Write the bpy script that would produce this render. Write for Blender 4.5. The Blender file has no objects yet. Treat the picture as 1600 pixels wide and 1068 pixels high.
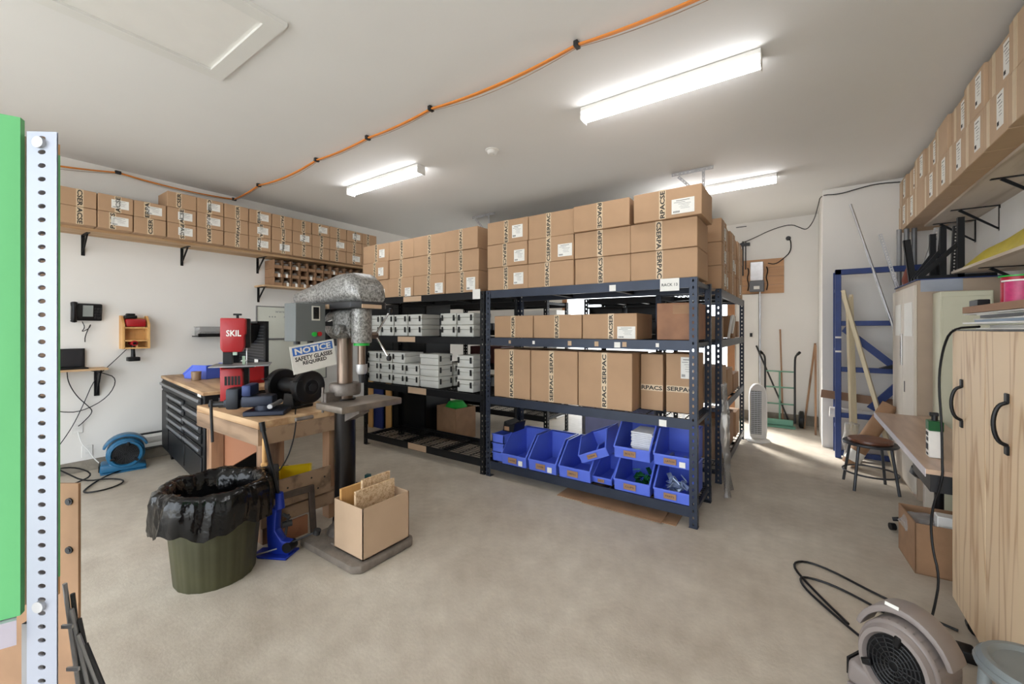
import bpy, bmesh, math, random
from mathutils import Vector, Matrix, Euler
random.seed(7)
R = math.radians
sc = bpy.context.scene
COL = sc.collection

# ------------------------------------------------------------------ camera
cam_d = bpy.data.cameras.new('camera')
cam = bpy.data.objects.new('camera', cam_d); COL.objects.link(cam)
cam_d.sensor_width = 36.0
cam_d.lens = 645.0 / 1600.0 * 36.0
cam_d.shift_y = -(534 - 513.8) / 1600.0
cam.location = (0, 0, 1.464)
cam.rotation_euler = (R(90), 0, R(34.8))
cam_d.clip_start = 0.02
sc.camera = cam

# ------------------------------------------------------------------ world, sun, exposure
w = bpy.data.worlds.new('sky'); sc.world = w; w.use_nodes = True
bg = w.node_tree.nodes['Background']
bg.inputs[0].default_value = (0.86, 0.93, 1.0, 1); bg.inputs[1].default_value = 2.6
sun_d = bpy.data.lights.new('sun', 'SUN'); sun_d.energy = 5.0; sun_d.angle = R(12); sun_d.color = (1, .97, .92)
sun = bpy.data.objects.new('sun', sun_d); COL.objects.link(sun)
sun.rotation_euler = Vector((1.0, -1, -0.95)).to_track_quat('-Z', 'Y').to_euler()
sc.view_settings.view_transform = 'Standard'
sc.view_settings.look = 'None'
sc.view_settings.exposure = 1.0
sc.view_settings.gamma = 1.0
sc.view_settings.use_curve_mapping = False
LAMP_E = 8.0          # emission of the ceiling diffusers

# ------------------------------------------------------------------ materials
def s(r, g, b):
    f = lambda c: (c/255/12.92) if c/255 <= .04045 else ((c/255+.055)/1.055)**2.4
    return (f(r), f(g), f(b), 1)

def nm(name):
    m = bpy.data.materials.new(name); m.use_nodes = True
    nt = m.node_tree; b = nt.nodes['Principled BSDF']
    return m, nt, b

def M(name, c, rough=.6, metal=0, var=.08, scale=6, bump=0, bscale=60, stretch=(1, 1, 1), emit=0, trans=0, alpha=1, spec=None, c2=None, detail=4):
    m, nt, b = nm(name)
    b.inputs['Roughness'].default_value = rough; b.inputs['Metallic'].default_value = metal
    b.inputs['Base Color'].default_value = c
    if spec is not None: b.inputs['Specular IOR Level'].default_value = spec
    tc = nt.nodes.new('ShaderNodeTexCoord'); mp = nt.nodes.new('ShaderNodeMapping')
    mp.inputs['Scale'].default_value = stretch
    nt.links.new(tc.outputs['Object'], mp.inputs[0])
    if var > 0 or c2:
        n = nt.nodes.new('ShaderNodeTexNoise'); n.inputs['Scale'].default_value = scale; n.inputs['Detail'].default_value = detail
        nt.links.new(mp.outputs[0], n.inputs['Vector'])
        r = nt.nodes.new('ShaderNodeValToRGB')
        r.color_ramp.elements[0].position = .3; r.color_ramp.elements[1].position = .7
        if c2: a0, a1 = c2, c
        else:
            a0 = tuple(x*(1-var) for x in c[:3])+(1,); a1 = tuple(min(1, x*(1+var)) for x in c[:3])+(1,)
        r.color_ramp.elements[0].color = a0; r.color_ramp.elements[1].color = a1
        nt.links.new(n.outputs[0], r.inputs[0]); nt.links.new(r.outputs[0], b.inputs['Base Color'])
    if bump > 0:
        n2 = nt.nodes.new('ShaderNodeTexNoise'); n2.inputs['Scale'].default_value = bscale; n2.inputs['Detail'].default_value = 3
        nt.links.new(mp.outputs[0], n2.inputs['Vector'])
        bp = nt.nodes.new('ShaderNodeBump'); bp.inputs['Strength'].default_value = bump; bp.inputs['Distance'].default_value = .01
        nt.links.new(n2.outputs[0], bp.inputs['Height']); nt.links.new(bp.outputs[0], b.inputs['Normal'])
    if emit:
        b.inputs['Emission Color'].default_value = (1, 1, 1, 1); b.inputs['Emission Strength'].default_value = emit
    if trans: b.inputs['Transmission Weight'].default_value = trans
    if alpha < 1: b.inputs['Alpha'].default_value = alpha
    return m

def WOOD(name, c1, c2, axis='Z', scale=3, dist=6, rough=.55, stretch=.12, contrast=(.25, .8)):
    """long grain running along axis"""
    m, nt, b = nm(name)
    b.inputs['Roughness'].default_value = rough
    tc = nt.nodes.new('ShaderNodeTexCoord'); mp = nt.nodes.new('ShaderNodeMapping')
    st = [1, 1, 1]; st['XYZ'.index(axis)] = stretch
    mp.inputs['Scale'].default_value = st
    nt.links.new(tc.outputs['Object'], mp.inputs[0])
    n = nt.nodes.new('ShaderNodeTexNoise'); n.inputs['Scale'].default_value = scale; n.inputs['Detail'].default_value = 2
    nt.links.new(mp.outputs[0], n.inputs['Vector'])
    mul = nt.nodes.new('ShaderNodeMath'); mul.operation = 'MULTIPLY'; mul.inputs[1].default_value = dist*2
    nt.links.new(n.outputs[0], mul.inputs[0])
    fr = nt.nodes.new('ShaderNodeMath'); fr.operation = 'PINGPONG'; fr.inputs[1].default_value = 1
    nt.links.new(mul.outputs[0], fr.inputs[0])
    n2 = nt.nodes.new('ShaderNodeTexNoise'); n2.inputs['Scale'].default_value = 60; n2.inputs['Detail'].default_value = 2
    nt.links.new(mp.outputs[0], n2.inputs['Vector'])
    add = nt.nodes.new('ShaderNodeMath'); add.operation = 'MULTIPLY_ADD'; add.inputs[1].default_value = .5
    nt.links.new(n2.outputs[0], add.inputs[0]); nt.links.new(fr.outputs[0], add.inputs[2])
    r = nt.nodes.new('ShaderNodeValToRGB')
    r.color_ramp.elements[0].position = contrast[0]; r.color_ramp.elements[1].position = contrast[1]
    r.color_ramp.elements[0].color = c2; r.color_ramp.elements[1].color = c1
    nt.links.new(add.outputs[0], r.inputs[0]); nt.links.new(r.outputs[0], b.inputs['Base Color'])
    return m

def SPECK(name, c1, c2, scale=90, rough=.45, metal=.2):
    m, nt, b = nm(name)
    b.inputs['Roughness'].default_value = rough; b.inputs['Metallic'].default_value = metal
    tc = nt.nodes.new('ShaderNodeTexCoord')
    v = nt.nodes.new('ShaderNodeTexNoise'); v.inputs['Scale'].default_value = scale; v.inputs['Detail'].default_value = 6; v.inputs['Roughness'].default_value = .8
    nt.links.new(tc.outputs['Object'], v.inputs['Vector'])
    r = nt.nodes.new('ShaderNodeValToRGB'); r.color_ramp.elements[0].position = .4; r.color_ramp.elements[1].position = .58
    r.color_ramp.elements[0].color = c1; r.color_ramp.elements[1].color = c2
    nt.links.new(v.outputs[0], r.inputs[0]); nt.links.new(r.outputs[0], b.inputs['Base Color'])
    return m

def FLOOR():
    m, nt, b = nm('concrete')
    tc = nt.nodes.new('ShaderNodeTexCoord')
    def noise(scale, det, rough=.6):
        n = nt.nodes.new('ShaderNodeTexNoise'); n.inputs['Scale'].default_value = scale; n.inputs['Detail'].default_value = det; n.inputs['Roughness'].default_value = rough
        nt.links.new(tc.outputs['Object'], n.inputs['Vector']); return n
    a = noise(1.1, 8, .68); c = noise(9, 6, .7); d = noise(70, 3)
    r1 = nt.nodes.new('ShaderNodeValToRGB'); r1.color_ramp.elements[0].position = .34; r1.color_ramp.elements[1].position = .66
    r1.color_ramp.elements[0].color = s(182, 170, 154); r1.color_ramp.elements[1].color = s(212, 203, 188)
    nt.links.new(a.outputs[0], r1.inputs[0])
    r2 = nt.nodes.new('ShaderNodeValToRGB'); r2.color_ramp.elements[0].position = .3; r2.color_ramp.elements[1].position = .7
    r2.color_ramp.elements[0].color = (.72, .70, .68, 1); r2.color_ramp.elements[1].color = (1, 1, 1, 1)
    nt.links.new(c.outputs[0], r2.inputs[0])
    mx = nt.nodes.new('ShaderNodeMix'); mx.data_type = 'RGBA'; mx.blend_type = 'MULTIPLY'; mx.inputs[0].default_value = .7
    nt.links.new(r1.outputs[0], mx.inputs[6]); nt.links.new(r2.outputs[0], mx.inputs[7])
    nt.links.new(mx.outputs[2], b.inputs['Base Color'])
    rr = nt.nodes.new('ShaderNodeMapRange'); rr.inputs[3].default_value = .38; rr.inputs[4].default_value = .7
    nt.links.new(c.outputs[0], rr.inputs[0]); nt.links.new(rr.outputs[0], b.inputs['Roughness'])
    bp = nt.nodes.new('ShaderNodeBump'); bp.inputs['Strength'].default_value = .12; bp.inputs['Distance'].default_value = .01
    nt.links.new(d.outputs[0], bp.inputs['Height']); nt.links.new(bp.outputs[0], b.inputs['Normal'])
    return m

m_floor = FLOOR()
m_wall = M('painted_drywall', s(232, 229, 224), .8, var=.015, scale=2)
m_ceil = M('ceiling_paint', s(230, 229, 227), .85, var=.01, scale=2)
m_curb = M('grey_curb_concrete', s(140, 132, 120), .9, var=.2, scale=12, bump=.3, bscale=50)
m_white = M('white_enamel', s(232, 230, 226), .4, var=.02)
m_trim = M('white_trim', s(225, 224, 220), .5, var=.02)
m_card = M('cardboard', s(180, 146, 114), .8, var=.05, scale=5)
m_card2 = M('darker_cardboard', s(158, 122, 92), .8, var=.12, scale=9)
m_card3 = M('pale_cardboard', s(192, 164, 136), .8, var=.05, scale=5)
m_tape = M('clear_tape', s(212, 190, 158), .35, var=.06, scale=20)
m_ink = M('black_ink', s(38, 34, 34), .6, var=0)
m_paper = M('paper', s(236, 234, 228), .7, var=.02, scale=30)
m_black = M('black_steel', s(22, 23, 26), .45, .3, var=.12, spec=.35)
m_rack = M('rack_blue_black_steel', s(46, 53, 68), .4, .35, var=.12)
m_blkplastic = M('black_plastic', s(16, 16, 18), .42, var=.1, spec=.35)
m_dkgrey = M('dark_grey_metal', s(48, 48, 50), .45, .4, var=.2)
m_grey = M('grey_metal', s(150, 150, 152), .4, .6, var=.1)
m_galv = M('galvanised_steel', s(190, 190, 192), .35, .7, var=.12, scale=15)
m_chrome = M('chrome', s(215, 215, 215), .18, 1, var=0)
m_lam = None
m_diff, _nt, _b = nm('lit_diffuser'); _b.inputs['Emission Color'].default_value = (.98, .985, 1, 1); _b.inputs['Emission Strength'].default_value = LAMP_E
m_plyH = WOOD('plywood_shelf', s(205, 172, 132), s(178, 140, 100), 'Y', 5, 4, contrast=(.1, .9))
m_plyX = WOOD('plywood_top_grain', s(206, 172, 132), s(160, 120, 84), 'X', 5, 4, contrast=(.1, .9))
m_plyZ = WOOD('plywood_doors_grain', s(224, 198, 164), s(178, 138, 100), 'Z', 4.2, 9, .5, stretch=.09, contrast=(.1, .6))
m_plyGrey = WOOD('weathered_plywood', s(214, 200, 184), s(184, 166, 146), 'Y', 4, 4, contrast=(.1, .9))
m_lumber = WOOD('old_lumber', s(160, 132, 106), s(104, 82, 64), 'X', 6, 3, .7, contrast=(.1, .9))
m_lumberZ = WOOD('old_lumber_post', s(164, 126, 96), s(92, 70, 56), 'Z', 6, 3, .7, contrast=(.1, .9))
m_redply = WOOD('reddish_plywood', s(160, 108, 78), s(122, 80, 58), 'X', 4, 3, .7, contrast=(.1, .9))
m_pine = WOOD('pine', s(224, 176, 112), s(192, 140, 84), 'Z', 6, 3, .5, contrast=(.1, .9))
m_osb = SPECK('chipboard', s(176, 136, 96), s(226, 200, 164), 55, .8, 0)
m_hammer = SPECK('hammertone_grey', s(84, 82, 80), s(168, 166, 162), 60, .4, .35)
m_iron = M('worn_cast_iron', s(116, 108, 102), .5, .5, var=.3, scale=18, bump=.15)
m_steelcol = M('oily_steel_column', s(120, 104, 92), .28, .8, var=.3, scale=10, stretch=(1, 1, .3))
m_basemet = M('dusty_base_iron', s(124, 114, 104), .75, .2, var=.2, scale=14, bump=.3)
m_red = M('red_enamel', s(168, 28, 34), .35, var=.06)
m_blue = M('blue_bin_plastic', s(92, 116, 222), .35, var=.04)
m_blue2 = M('deep_blue_enamel', s(26, 52, 160), .35, .2, var=.1)
m_bluerack = M('blue_rack_paint', s(40, 60, 116), .45, .2, var=.15, scale=10)
m_teal = M('blue_fan_plastic', s(34, 98, 136), .4, var=.08)
m_yellow = M('yellow_plastic', s(226, 196, 30), .4, var=.05)
m_green = M('green_plastic', s(30, 170, 60), .4, var=.05)
m_greenpaint = M('green_stained_plywood', s(104, 188, 120), .6, var=.14, scale=3, bump=.4, bscale=8, stretch=(1, 1, .12))
m_greensteel = M('green_truck_paint', s(112, 160, 140), .45, .3, var=.12)
m_case = M('grey_case_plastic', s(206, 206, 200), .45, var=.03)
m_orange = M('orange_cord', s(222, 136, 56), .45, var=.06)
m_bag = M('black_bag_film', s(8, 8, 9), .16, var=0, bump=.9, bscale=11, spec=.35)
m_bin = M('olive_bin_plastic', s(64, 63, 40), .5, var=.22, scale=7)
m_taupe = M('taupe_fan_plastic', s(140, 130, 126), .38, var=.03)
m_cream = M('cream_cabinet_paint', s(216, 206, 192), .45, var=.03)
m_creamgreen = M('pale_green_cabinet_paint', s(206, 204, 180), .45, var=.03)
m_tan = M('tan_cabinet_side', s(176, 156, 136), .5, var=.05)
m_bagyellow = M('yellow_plastic_bag', s(206, 186, 36), .3, var=.1, bump=.5, bscale=12)
m_clear = M('clear_film', s(235, 235, 235), .15, var=0, trans=.7, alpha=.75)
m_gray_pl = M('mid_grey_paint', s(104, 108, 108), .45, .1, var=.05)
m_floorboard = M('stool_wood', s(112, 70, 50), .35, var=.25, scale=12, stretch=(1, 4, 1))
m_signblue = M('sign_blue', s(58, 112, 196), .5, var=0)
m_screen = M('grey_screen', s(150, 156, 152), .3, var=0)
m_desk = WOOD('desk_plywood', s(196, 168, 144), s(172, 142, 120), 'Y', 4, 4, .35, contrast=(.1, .9))
m_spool = M('red_wire', s(176, 24, 52), .4, var=.2, scale=40, stretch=(1, 1, 6))
m_rug = M('brown_board', s(150, 116, 92), .75, var=.1)
m_stoolgrey = M('grey_stool_paint', s(122, 128, 130), .4, .3, var=.12)
m_dirtred = M('maroon_panel', s(74, 30, 26), .6, var=.1)

# ------------------------------------------------------------------ mesh builder
class MB:
    def __init__(self): self.bm = bmesh.new()
    def box(self, x0, y0, z0, x1, y1, z1, T=None, bev=0):
        b = self.bm
        vs = [b.verts.new(v) for v in ((x0,y0,z0),(x1,y0,z0),(x1,y1,z0),(x0,y1,z0),(x0,y0,z1),(x1,y0,z1),(x1,y1,z1),(x0,y1,z1))]
        fs = [b.faces.new([vs[i] for i in f]) for f in ((0,3,2,1),(4,5,6,7),(0,1,5,4),(1,2,6,5),(2,3,7,6),(3,0,4,7))]
        if bev > 0:
            es = list({e for f in fs for e in f.edges})
            r = bmesh.ops.bevel(b, geom=es, offset=bev, segments=2 if bev > .006 else 1, affect='EDGES', profile=.5)
            vs = list({v for f in r['faces'] for v in f.verts} | {v for v in vs if v.is_valid})
        if T is not None: bmesh.ops.transform(b, matrix=T, verts=[v for v in vs if v.is_valid])
        return self
    def cyl(self, p0, p1, r0, r1=None, n=14, caps=True):
        b = self.bm; p0 = Vector(p0); p1 = Vector(p1); r1 = r0 if r1 is None else r1
        d = (p1-p0).normalized(); u = d.orthogonal().normalized(); v = d.cross(u)
        A = []; B = []
        for i in range(n):
            a = 2*math.pi*i/n; o = u*math.cos(a)+v*math.sin(a)
            A.append(b.verts.new(p0+o*r0)); B.append(b.verts.new(p1+o*r1))
        for i in range(n): b.faces.new((A[i], A[(i+1)%n], B[(i+1)%n], B[i]))
        if caps: b.faces.new(A[::-1]); b.faces.new(B)
        return self
    def tube(self, pts, r, n=8, closed=False, smooth=0):
        b = self.bm; P = [Vector(p) for p in pts]
        for _ in range(smooth):
            Q = []
            L = len(P)
            for i in range(L-1 if not closed else L):
                a, c = P[i], P[(i+1)%L]; Q += [a*.75+c*.25, a*.25+c*.75]
            if not closed: Q = [P[0]]+Q+[P[-1]]
            P = Q
        L = len(P); rings = []; u = None
        for i in range(L):
            if closed: d = P[(i+1)%L]-P[i-1]
            else: d = P[min(i+1, L-1)]-P[max(i-1, 0)]
            d.normalize()
            if u is None: u = d.orthogonal().normalized()
            else:
                u = (u-d*u.dot(d))
                u = u.normalized() if u.length > 1e-5 else d.orthogonal().normalized()
            v = d.cross(u)
            rad = r[i*(len(r)-1)//max(1, L-1)] if isinstance(r, (list, tuple)) else r
            rings.append([b.verts.new(P[i]+(u*math.cos(2*math.pi*k/n)+v*math.sin(2*math.pi*k/n))*rad) for k in range(n)])
        for i in range(L if closed else L-1):
            A, B = rings[i], rings[(i+1)%L]
            for k in range(n): b.faces.new((A[k], A[(k+1)%n], B[(k+1)%n], B[k]))
        if not closed: b.faces.new(rings[0][::-1]); b.faces.new(rings[-1])
        return self
    def prism(self, pts, h0, h1, axis='Z', T=None, bev=0):
        """polygon in the plane normal to axis, extruded h0..h1.  Z:(x,y) Y:(x,z) X:(y,z)"""
        b = self.bm
        def mk(p, h): return {'Z': (p[0], p[1], h), 'Y': (p[0], h, p[1]), 'X': (h, p[0], p[1])}[axis]
        A = [b.verts.new(mk(p, h0)) for p in pts]; B = [b.verts.new(mk(p, h1)) for p in pts]; n = len(pts)
        fs = [b.faces.new(A), b.faces.new(B[::-1])]
        for i in range(n): fs.append(b.faces.new((A[i], B[i], B[(i+1)%n], A[(i+1)%n])))
        vs = A+B
        bmesh.ops.recalc_face_normals(b, faces=fs)
        if bev > 0:
            es = list({e for f in fs for e in f.edges})
            r = bmesh.ops.bevel(b, geom=es, offset=bev, segments=2, affect='EDGES', profile=.5)
            vs = list({v for f in r['faces'] for v in f.verts} | {v for v in vs if v.is_valid})
        if T is not None: bmesh.ops.transform(b, matrix=T, verts=[v for v in vs if v.is_valid])
        return self
    def lathe(self, prof, n=28, c=(0,0,0), axis='Z', squash=None, closed=False):
        b = self.bm; rings = []
        for (r, h) in prof:
            ring = []
            for k in range(n):
                a = 2*math.pi*k/n; rr = r if squash is None else r*squash(a, h)
                x, y = rr*math.cos(a), rr*math.sin(a)
                p = {'Z': (x, y, h), 'Y': (x, h, y), 'X': (h, x, y)}[axis]
                ring.append(b.verts.new(Vector(p)+Vector(c)))
            rings.append(ring)
        fs = []
        for i in range(len(rings)-1):
            for k in range(n):
                fs.append(b.faces.new((rings[i][k], rings[i][(k+1)%n], rings[i+1][(k+1)%n], rings[i+1][k])))
        if closed: fs.append(b.faces.new(rings[0][::-1])); fs.append(b.faces.new(rings[-1]))
        bmesh.ops.recalc_face_normals(b, faces=fs)
        return self
    def xform(self, T): bmesh.ops.transform(self.bm, matrix=T, verts=self.bm.verts[:]); return self
    def mesh(self, name, mat, ang=40):
        me = bpy.data.meshes.new(name); bmesh.ops.recalc_face_normals(self.bm, faces=self.bm.faces[:]) if False else None
        self.bm.to_mesh(me); self.bm.free()
        if mat: me.materials.append(mat)
        me.polygons.foreach_set('use_smooth', [True]*len(me.polygons))
        try: me.set_sharp_from_angle(angle=R(ang))
        except Exception: pass
        return me
    def build(self, name, mat, parent=None, loc=(0,0,0), rot=None, ang=40):
        return link(name, self.mesh(name, mat, ang), parent, loc, rot)

def link(name, me, parent=None, loc=(0,0,0), rot=None):
    o = bpy.data.objects.new(name, me); COL.objects.link(o)
    o.location = loc
    if rot: o.rotation_euler = rot
    if parent is not None: o.parent = parent
    return o
def tag(o, label, cat, group=None):
    o['label'] = label; o['category'] = cat
    if group: o['group'] = group
    return o
def thing(name, label, cat, loc=(0,0,0), rz=0, group=None, rot=None):
    o = bpy.data.objects.new(name, None); COL.objects.link(o); o.empty_display_size = .1
    o.location = loc; o.rotation_euler = rot if rot else (0, 0, rz)
    return tag(o, label, cat, group)
def struct(o): o['kind'] = 'structure'; return o
def adopt(o, t):
    for k in ('label', 'category', 'group'):
        if k in o: del o[k]
    o.parent = t; o.matrix_parent_inverse = Matrix.LocRotScale(t.location, t.rotation_euler, t.scale).inverted(); return o
def Bx(name, mat, d, parent=None, bev=0, loc=(0,0,0), rot=None):
    return MB().box(*d, bev=bev).build(name, mat, parent, loc, rot)
def RZ(a, p=(0,0,0)): return Matrix.Translation(Vector(p)) @ Matrix.Rotation(a, 4, 'Z') @ Matrix.Translation(-Vector(p))
def ROT(a, ax, p=(0,0,0)): return Matrix.Translation(Vector(p)) @ Matrix.Rotation(a, 4, ax) @ Matrix.Translation(-Vector(p))
def copy_tree(o, parent=None):
    c = o.copy(); COL.objects.link(c)
    if parent is not None: c.parent = parent
    for ch in list(o.children): copy_tree(ch, c)
    return c

_tc = {}
def text_mesh(txt, h, mat, bold=.0, sx=1.0, length=None):
    """upright lettering mesh in the XZ plane, centred, facing -Y"""
    key = (txt, round(h, 4), mat.name, round(bold, 4), round(sx, 3), None if length is None else round(length, 3))
    if key in _tc: return _tc[key]
    cu = bpy.data.curves.new('lettering', 'FONT'); cu.body = txt; cu.size = 1; cu.align_x = 'CENTER'; cu.align_y = 'CENTER'
    cu.offset = bold; cu.resolution_u = 2; cu.extrude = 0
    o = bpy.data.objects.new('lettering', cu); COL.objects.link(o)
    dg = bpy.context.evaluated_depsgraph_get(); dg.update()
    me = bpy.data.meshes.new_from_object(o.evaluated_get(dg))
    bpy.data.objects.remove(o); bpy.data.curves.remove(cu)
    xs = [v.co.x for v in me.vertices]; ys = [v.co.y for v in me.vertices]
    cx = (min(xs)+max(xs))/2; cy = (min(ys)+max(ys))/2; hh = max(ys)-min(ys); ww = max(xs)-min(xs)
    k = h/hh; kx = k*sx if length is None else length/ww
    for v in me.vertices: v.co = Vector(((v.co.x-cx)*kx, 0, (v.co.y-cy)*k))
    me.materials.clear(); me.materials.append(mat)
    _tc[key] = me
    return me

NUM = ['first','second','third','fourth','fifth','sixth','seventh','eighth','ninth','tenth','eleventh','twelfth','thirteenth','fourteenth','fifteenth']

# ================================================================== ROOM
LX, RX, BY, PY, FY, CZ = -6.06, 1.43, 7.70, 6.42, -2.0, 3.19
PX = 0.24
struct(Bx('floor', m_floor, (LX-.2, FY-.2, -.12, RX+.2, BY+.2, 0)))
struct(Bx('ceiling', m_ceil, (LX-.2, FY-.2, CZ, RX+.2, BY+.2, CZ+.12)))
struct(Bx('wall_left', m_wall, (LX-.15, FY-.2, 0, LX, BY+.2, CZ)))
struct(Bx('wall_right', m_wall, (RX, FY-.2, 0, RX+.15, BY+.2, CZ)))
# opening added in the unseen wall behind the camera for daylight fill
FX0, FX1, FZ = -5.4, .9, 2.75
struct(MB().box(LX, FY-.15, 0, FX0, FY, CZ).box(FX1, FY-.15, 0, RX, FY, CZ).box(FX0, FY-.15, FZ, FX1, FY, CZ).build('wall_front', m_wall))
DX0, DX1, DZ = -3.95, -.98, 2.16
mb = MB(); mb.box(LX, BY, 0, DX0, BY+.15, CZ).box(DX1, BY, 0, RX, BY+.15, CZ).box(DX0, BY, DZ, DX1, BY+.15, CZ)
struct(mb.build('wall_back', m_wall))
struct(Bx('wall_partition', m_wall, (PX, PY, 0, RX, PY+.12, CZ)))
struct(Bx('wall_partition_side', m_wall, (PX, PY+.12, 0, PX+.12, BY, CZ)))
struct(Bx('baseboard_left', m_curb, (LX, FY, 0, LX+.03, 4.9, .11)))
struct(Bx('baseboard_back', m_curb, (DX1+.12, BY-.03, 0, PX, BY, .15)))
struct(MB().box(DX1, BY-.02, 0, DX1+.11, BY+.0, DZ+.11).box(DX0-.11, BY-.02, 0, DX0, BY, DZ+.11).box(DX0, BY-.02, DZ, DX1, BY, DZ+.11).build('trim_1', M('cedar_jamb', s(176, 128, 92), .6)))
struct(MB().box(-.52, BY-.05, .16, -.50, BY, CZ-.9).build('trim_2', m_galv))
struct(Bx('trim_3', m_white, (-.84, BY-.04, .62, -.53, BY, 2.02)))
struct(Bx('ground_outside', M('driveway', s(200, 196, 188), .9), (-16, -20, -.3, 12, 30, -.13)))
# garage door folded on its tracks under the ceiling, seen through the rack gaps
struct(MB().box(-3.93, 4.95, 2.86, -1.0, 7.4, 2.90).build('door_1', m_white))

# ------------------------------------------------------------------ ceiling fixtures
def light(x0, x1, y, label):
    t = thing('ceiling_light', label, 'light', ((x0+x1)/2, y, CZ), group='linear ceiling lights')
    L = (x1-x0)/2
    MB().box(-L, -.055, -.035, L, .055, 0, bev=.004).build('housing', m_white, t)
    d = MB().prism([(-.045, -.035), (-.05, -.06), (-.04, -.085), (-.02, -.094), (.02, -.094), (.04, -.085), (.05, -.06), (.045, -.035)], -L+.008, L-.008, 'X').build('diffuser', m_diff, t)
    for sx in (-1, 1):
        MB().box(sx*L-(.006 if sx > 0 else 0), -.056, -.097, sx*L+(0 if sx > 0 else .006), .056, -.03).build('end_cap', m_white, t)
light(-1.40, -.19, 3.0, 'largest white linear ceiling light, nearest, above the near end of the racks')
light(-4.50, -3.26, 3.02, 'white linear ceiling light on the left above the left wall shelves')
light(-1.40, -.20, 5.46, 'far white linear ceiling light behind the perforated hanger')
light(-1.40, -.19, -.3, 'added unseen fill light on the ceiling over the camera side of the room')  # extra fixture out of view, added to brighten the room
light(-4.50, -3.26, -.8, 'added unseen fill light on the ceiling in front of the ceiling hatch')  # another added fixture outside the frame, only for fill

t = thing('smoke_detector', 'small round white smoke detector on the ceiling between two lights', 'smoke detector', (-2.43, 3.16, CZ))
MB().lathe([(0, -.045), (.03, -.045), (.045, -.035), (.052, -.012), (.065, -.008), (.065, 0)], 24).build('housing', m_white, t)
MB().cyl((.02, 0, -.05), (.02, 0, -.044), .008).build('test_button', m_trim, t)

t = thing('attic_hatch', 'white framed attic access hatch in the ceiling', 'hatch', (-2.82, .3, CZ))
mb = MB()
mb.box(-.45, -.5, -.022, -.36, .89, 0).box(.36, -.5, -.022, .45, .89, 0).box(-.36, .80, -.022, .36, .89, 0).box(-.36, -.5, -.022, .36, -.41, 0)
mb.build('frame', m_trim, t)
MB().box(-.36, -.41, -.006, .36, .80, -.001).build('panel', m_white, t)

def hanger(x, y, label):
    t = thing('ceiling_hanger', label, 'hanger', (x, y, CZ), group='perforated ceiling hangers')
    perf_plate(.42, .035, .025, .006).xform(Matrix.Translation((-.21, 0, -.035)) @ Matrix.Rotation(R(90), 4, 'X') @ Matrix.Rotation(0, 4, 'X')).xform(Matrix.Identity(4)) if False else None
    mb = MB(); angle_iron(mb, .42, .035, .04); mb.xform(Matrix.Translation((-.21, 0, -.003)) @ Matrix.Rotation(R(90), 4, 'Y')); mb.build('rail', m_galv, t)
    mb = MB(); angle_iron(mb, .34, .03, .04); mb.xform(Matrix.Translation((.10, -.01, -.36))); mb.build('drop_leg', m_galv, t)
    mb = MB(); angle_iron(mb, .36, .03, .04); mb.xform(Matrix.Translation((.09, -.01, -.33)) @ Matrix.Rotation(R(-42), 4, 'Y')); mb.build('brace', m_galv, t)

def holeplate(mb, w, h, pitch, rx, rz, th=.002, x0=0, y=0, plane='X', n=8, z0=0):
    """plate w wide (along plane axis from x0) and h tall with a column of oval holes; sheet with thickness th behind it"""
    b = mb.bm
    cells = max(1, int(round(h/pitch))); pz = h/cells
    for c in range(cells):
        zc = z0+(c+.5)*pz; fr = []
        for side, off in ((0, 0), (1, th)):
            def P(u, z):
                return (x0+u, y+off, z) if plane == 'X' else (x0+off, y+u, z)
            hole = [b.verts.new(P(w/2+rx*math.cos(2*math.pi*k/n+math.pi/n), zc+rz*math.sin(2*math.pi*k/n+math.pi/n))) for k in range(n)]
            cor = [b.verts.new(P(u, z)) for u, z in ((w, zc+pz/2), (0, zc+pz/2), (0, zc-pz/2), (w, zc-pz/2))]
            q = n//4
            for k in range(4):
                seg = [hole[(k*q+j) % n] for j in range(q)]
                b.faces.new([cor[k]]+[cor[(k+1)%4]]+[hole[((k+1)*q) % n]]+seg[::-1]) if False else None
            # quadrant k holds hole verts k*q..k*q+q-1 around corner k
            for k in range(4):
                seg = [hole[k*q+j] for j in range(q)]
                for j in range(q-1):
                    b.faces.new((cor[k], seg[j+1], seg[j]))
                b.faces.new((cor[k], cor[(k+1)%4], hole[((k+1)*q) % n], seg[-1]))
            fr.append(hole)
        for k in range(n):
            b.faces.new((fr[0][k], fr[0][(k+1)%n], fr[1][(k+1)%n], fr[1][k]))
def angle_iron(mb, h, w, pitch, rx=.005, rz=.008, th=.002, n=8):
    holeplate(mb, w, h, pitch, rx, rz, th, 0, 0, 'X', n)
    holeplate(mb, w, h, pitch, rx, rz, th, 0, 0, 'Y', n)
hanger(-.95, 4.78, 'perforated steel angle hanger on the ceiling above the right end of the racks')
hanger(-3.9, 4.85, 'perforated steel angle hanger on the ceiling above the left rack bay')

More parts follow.
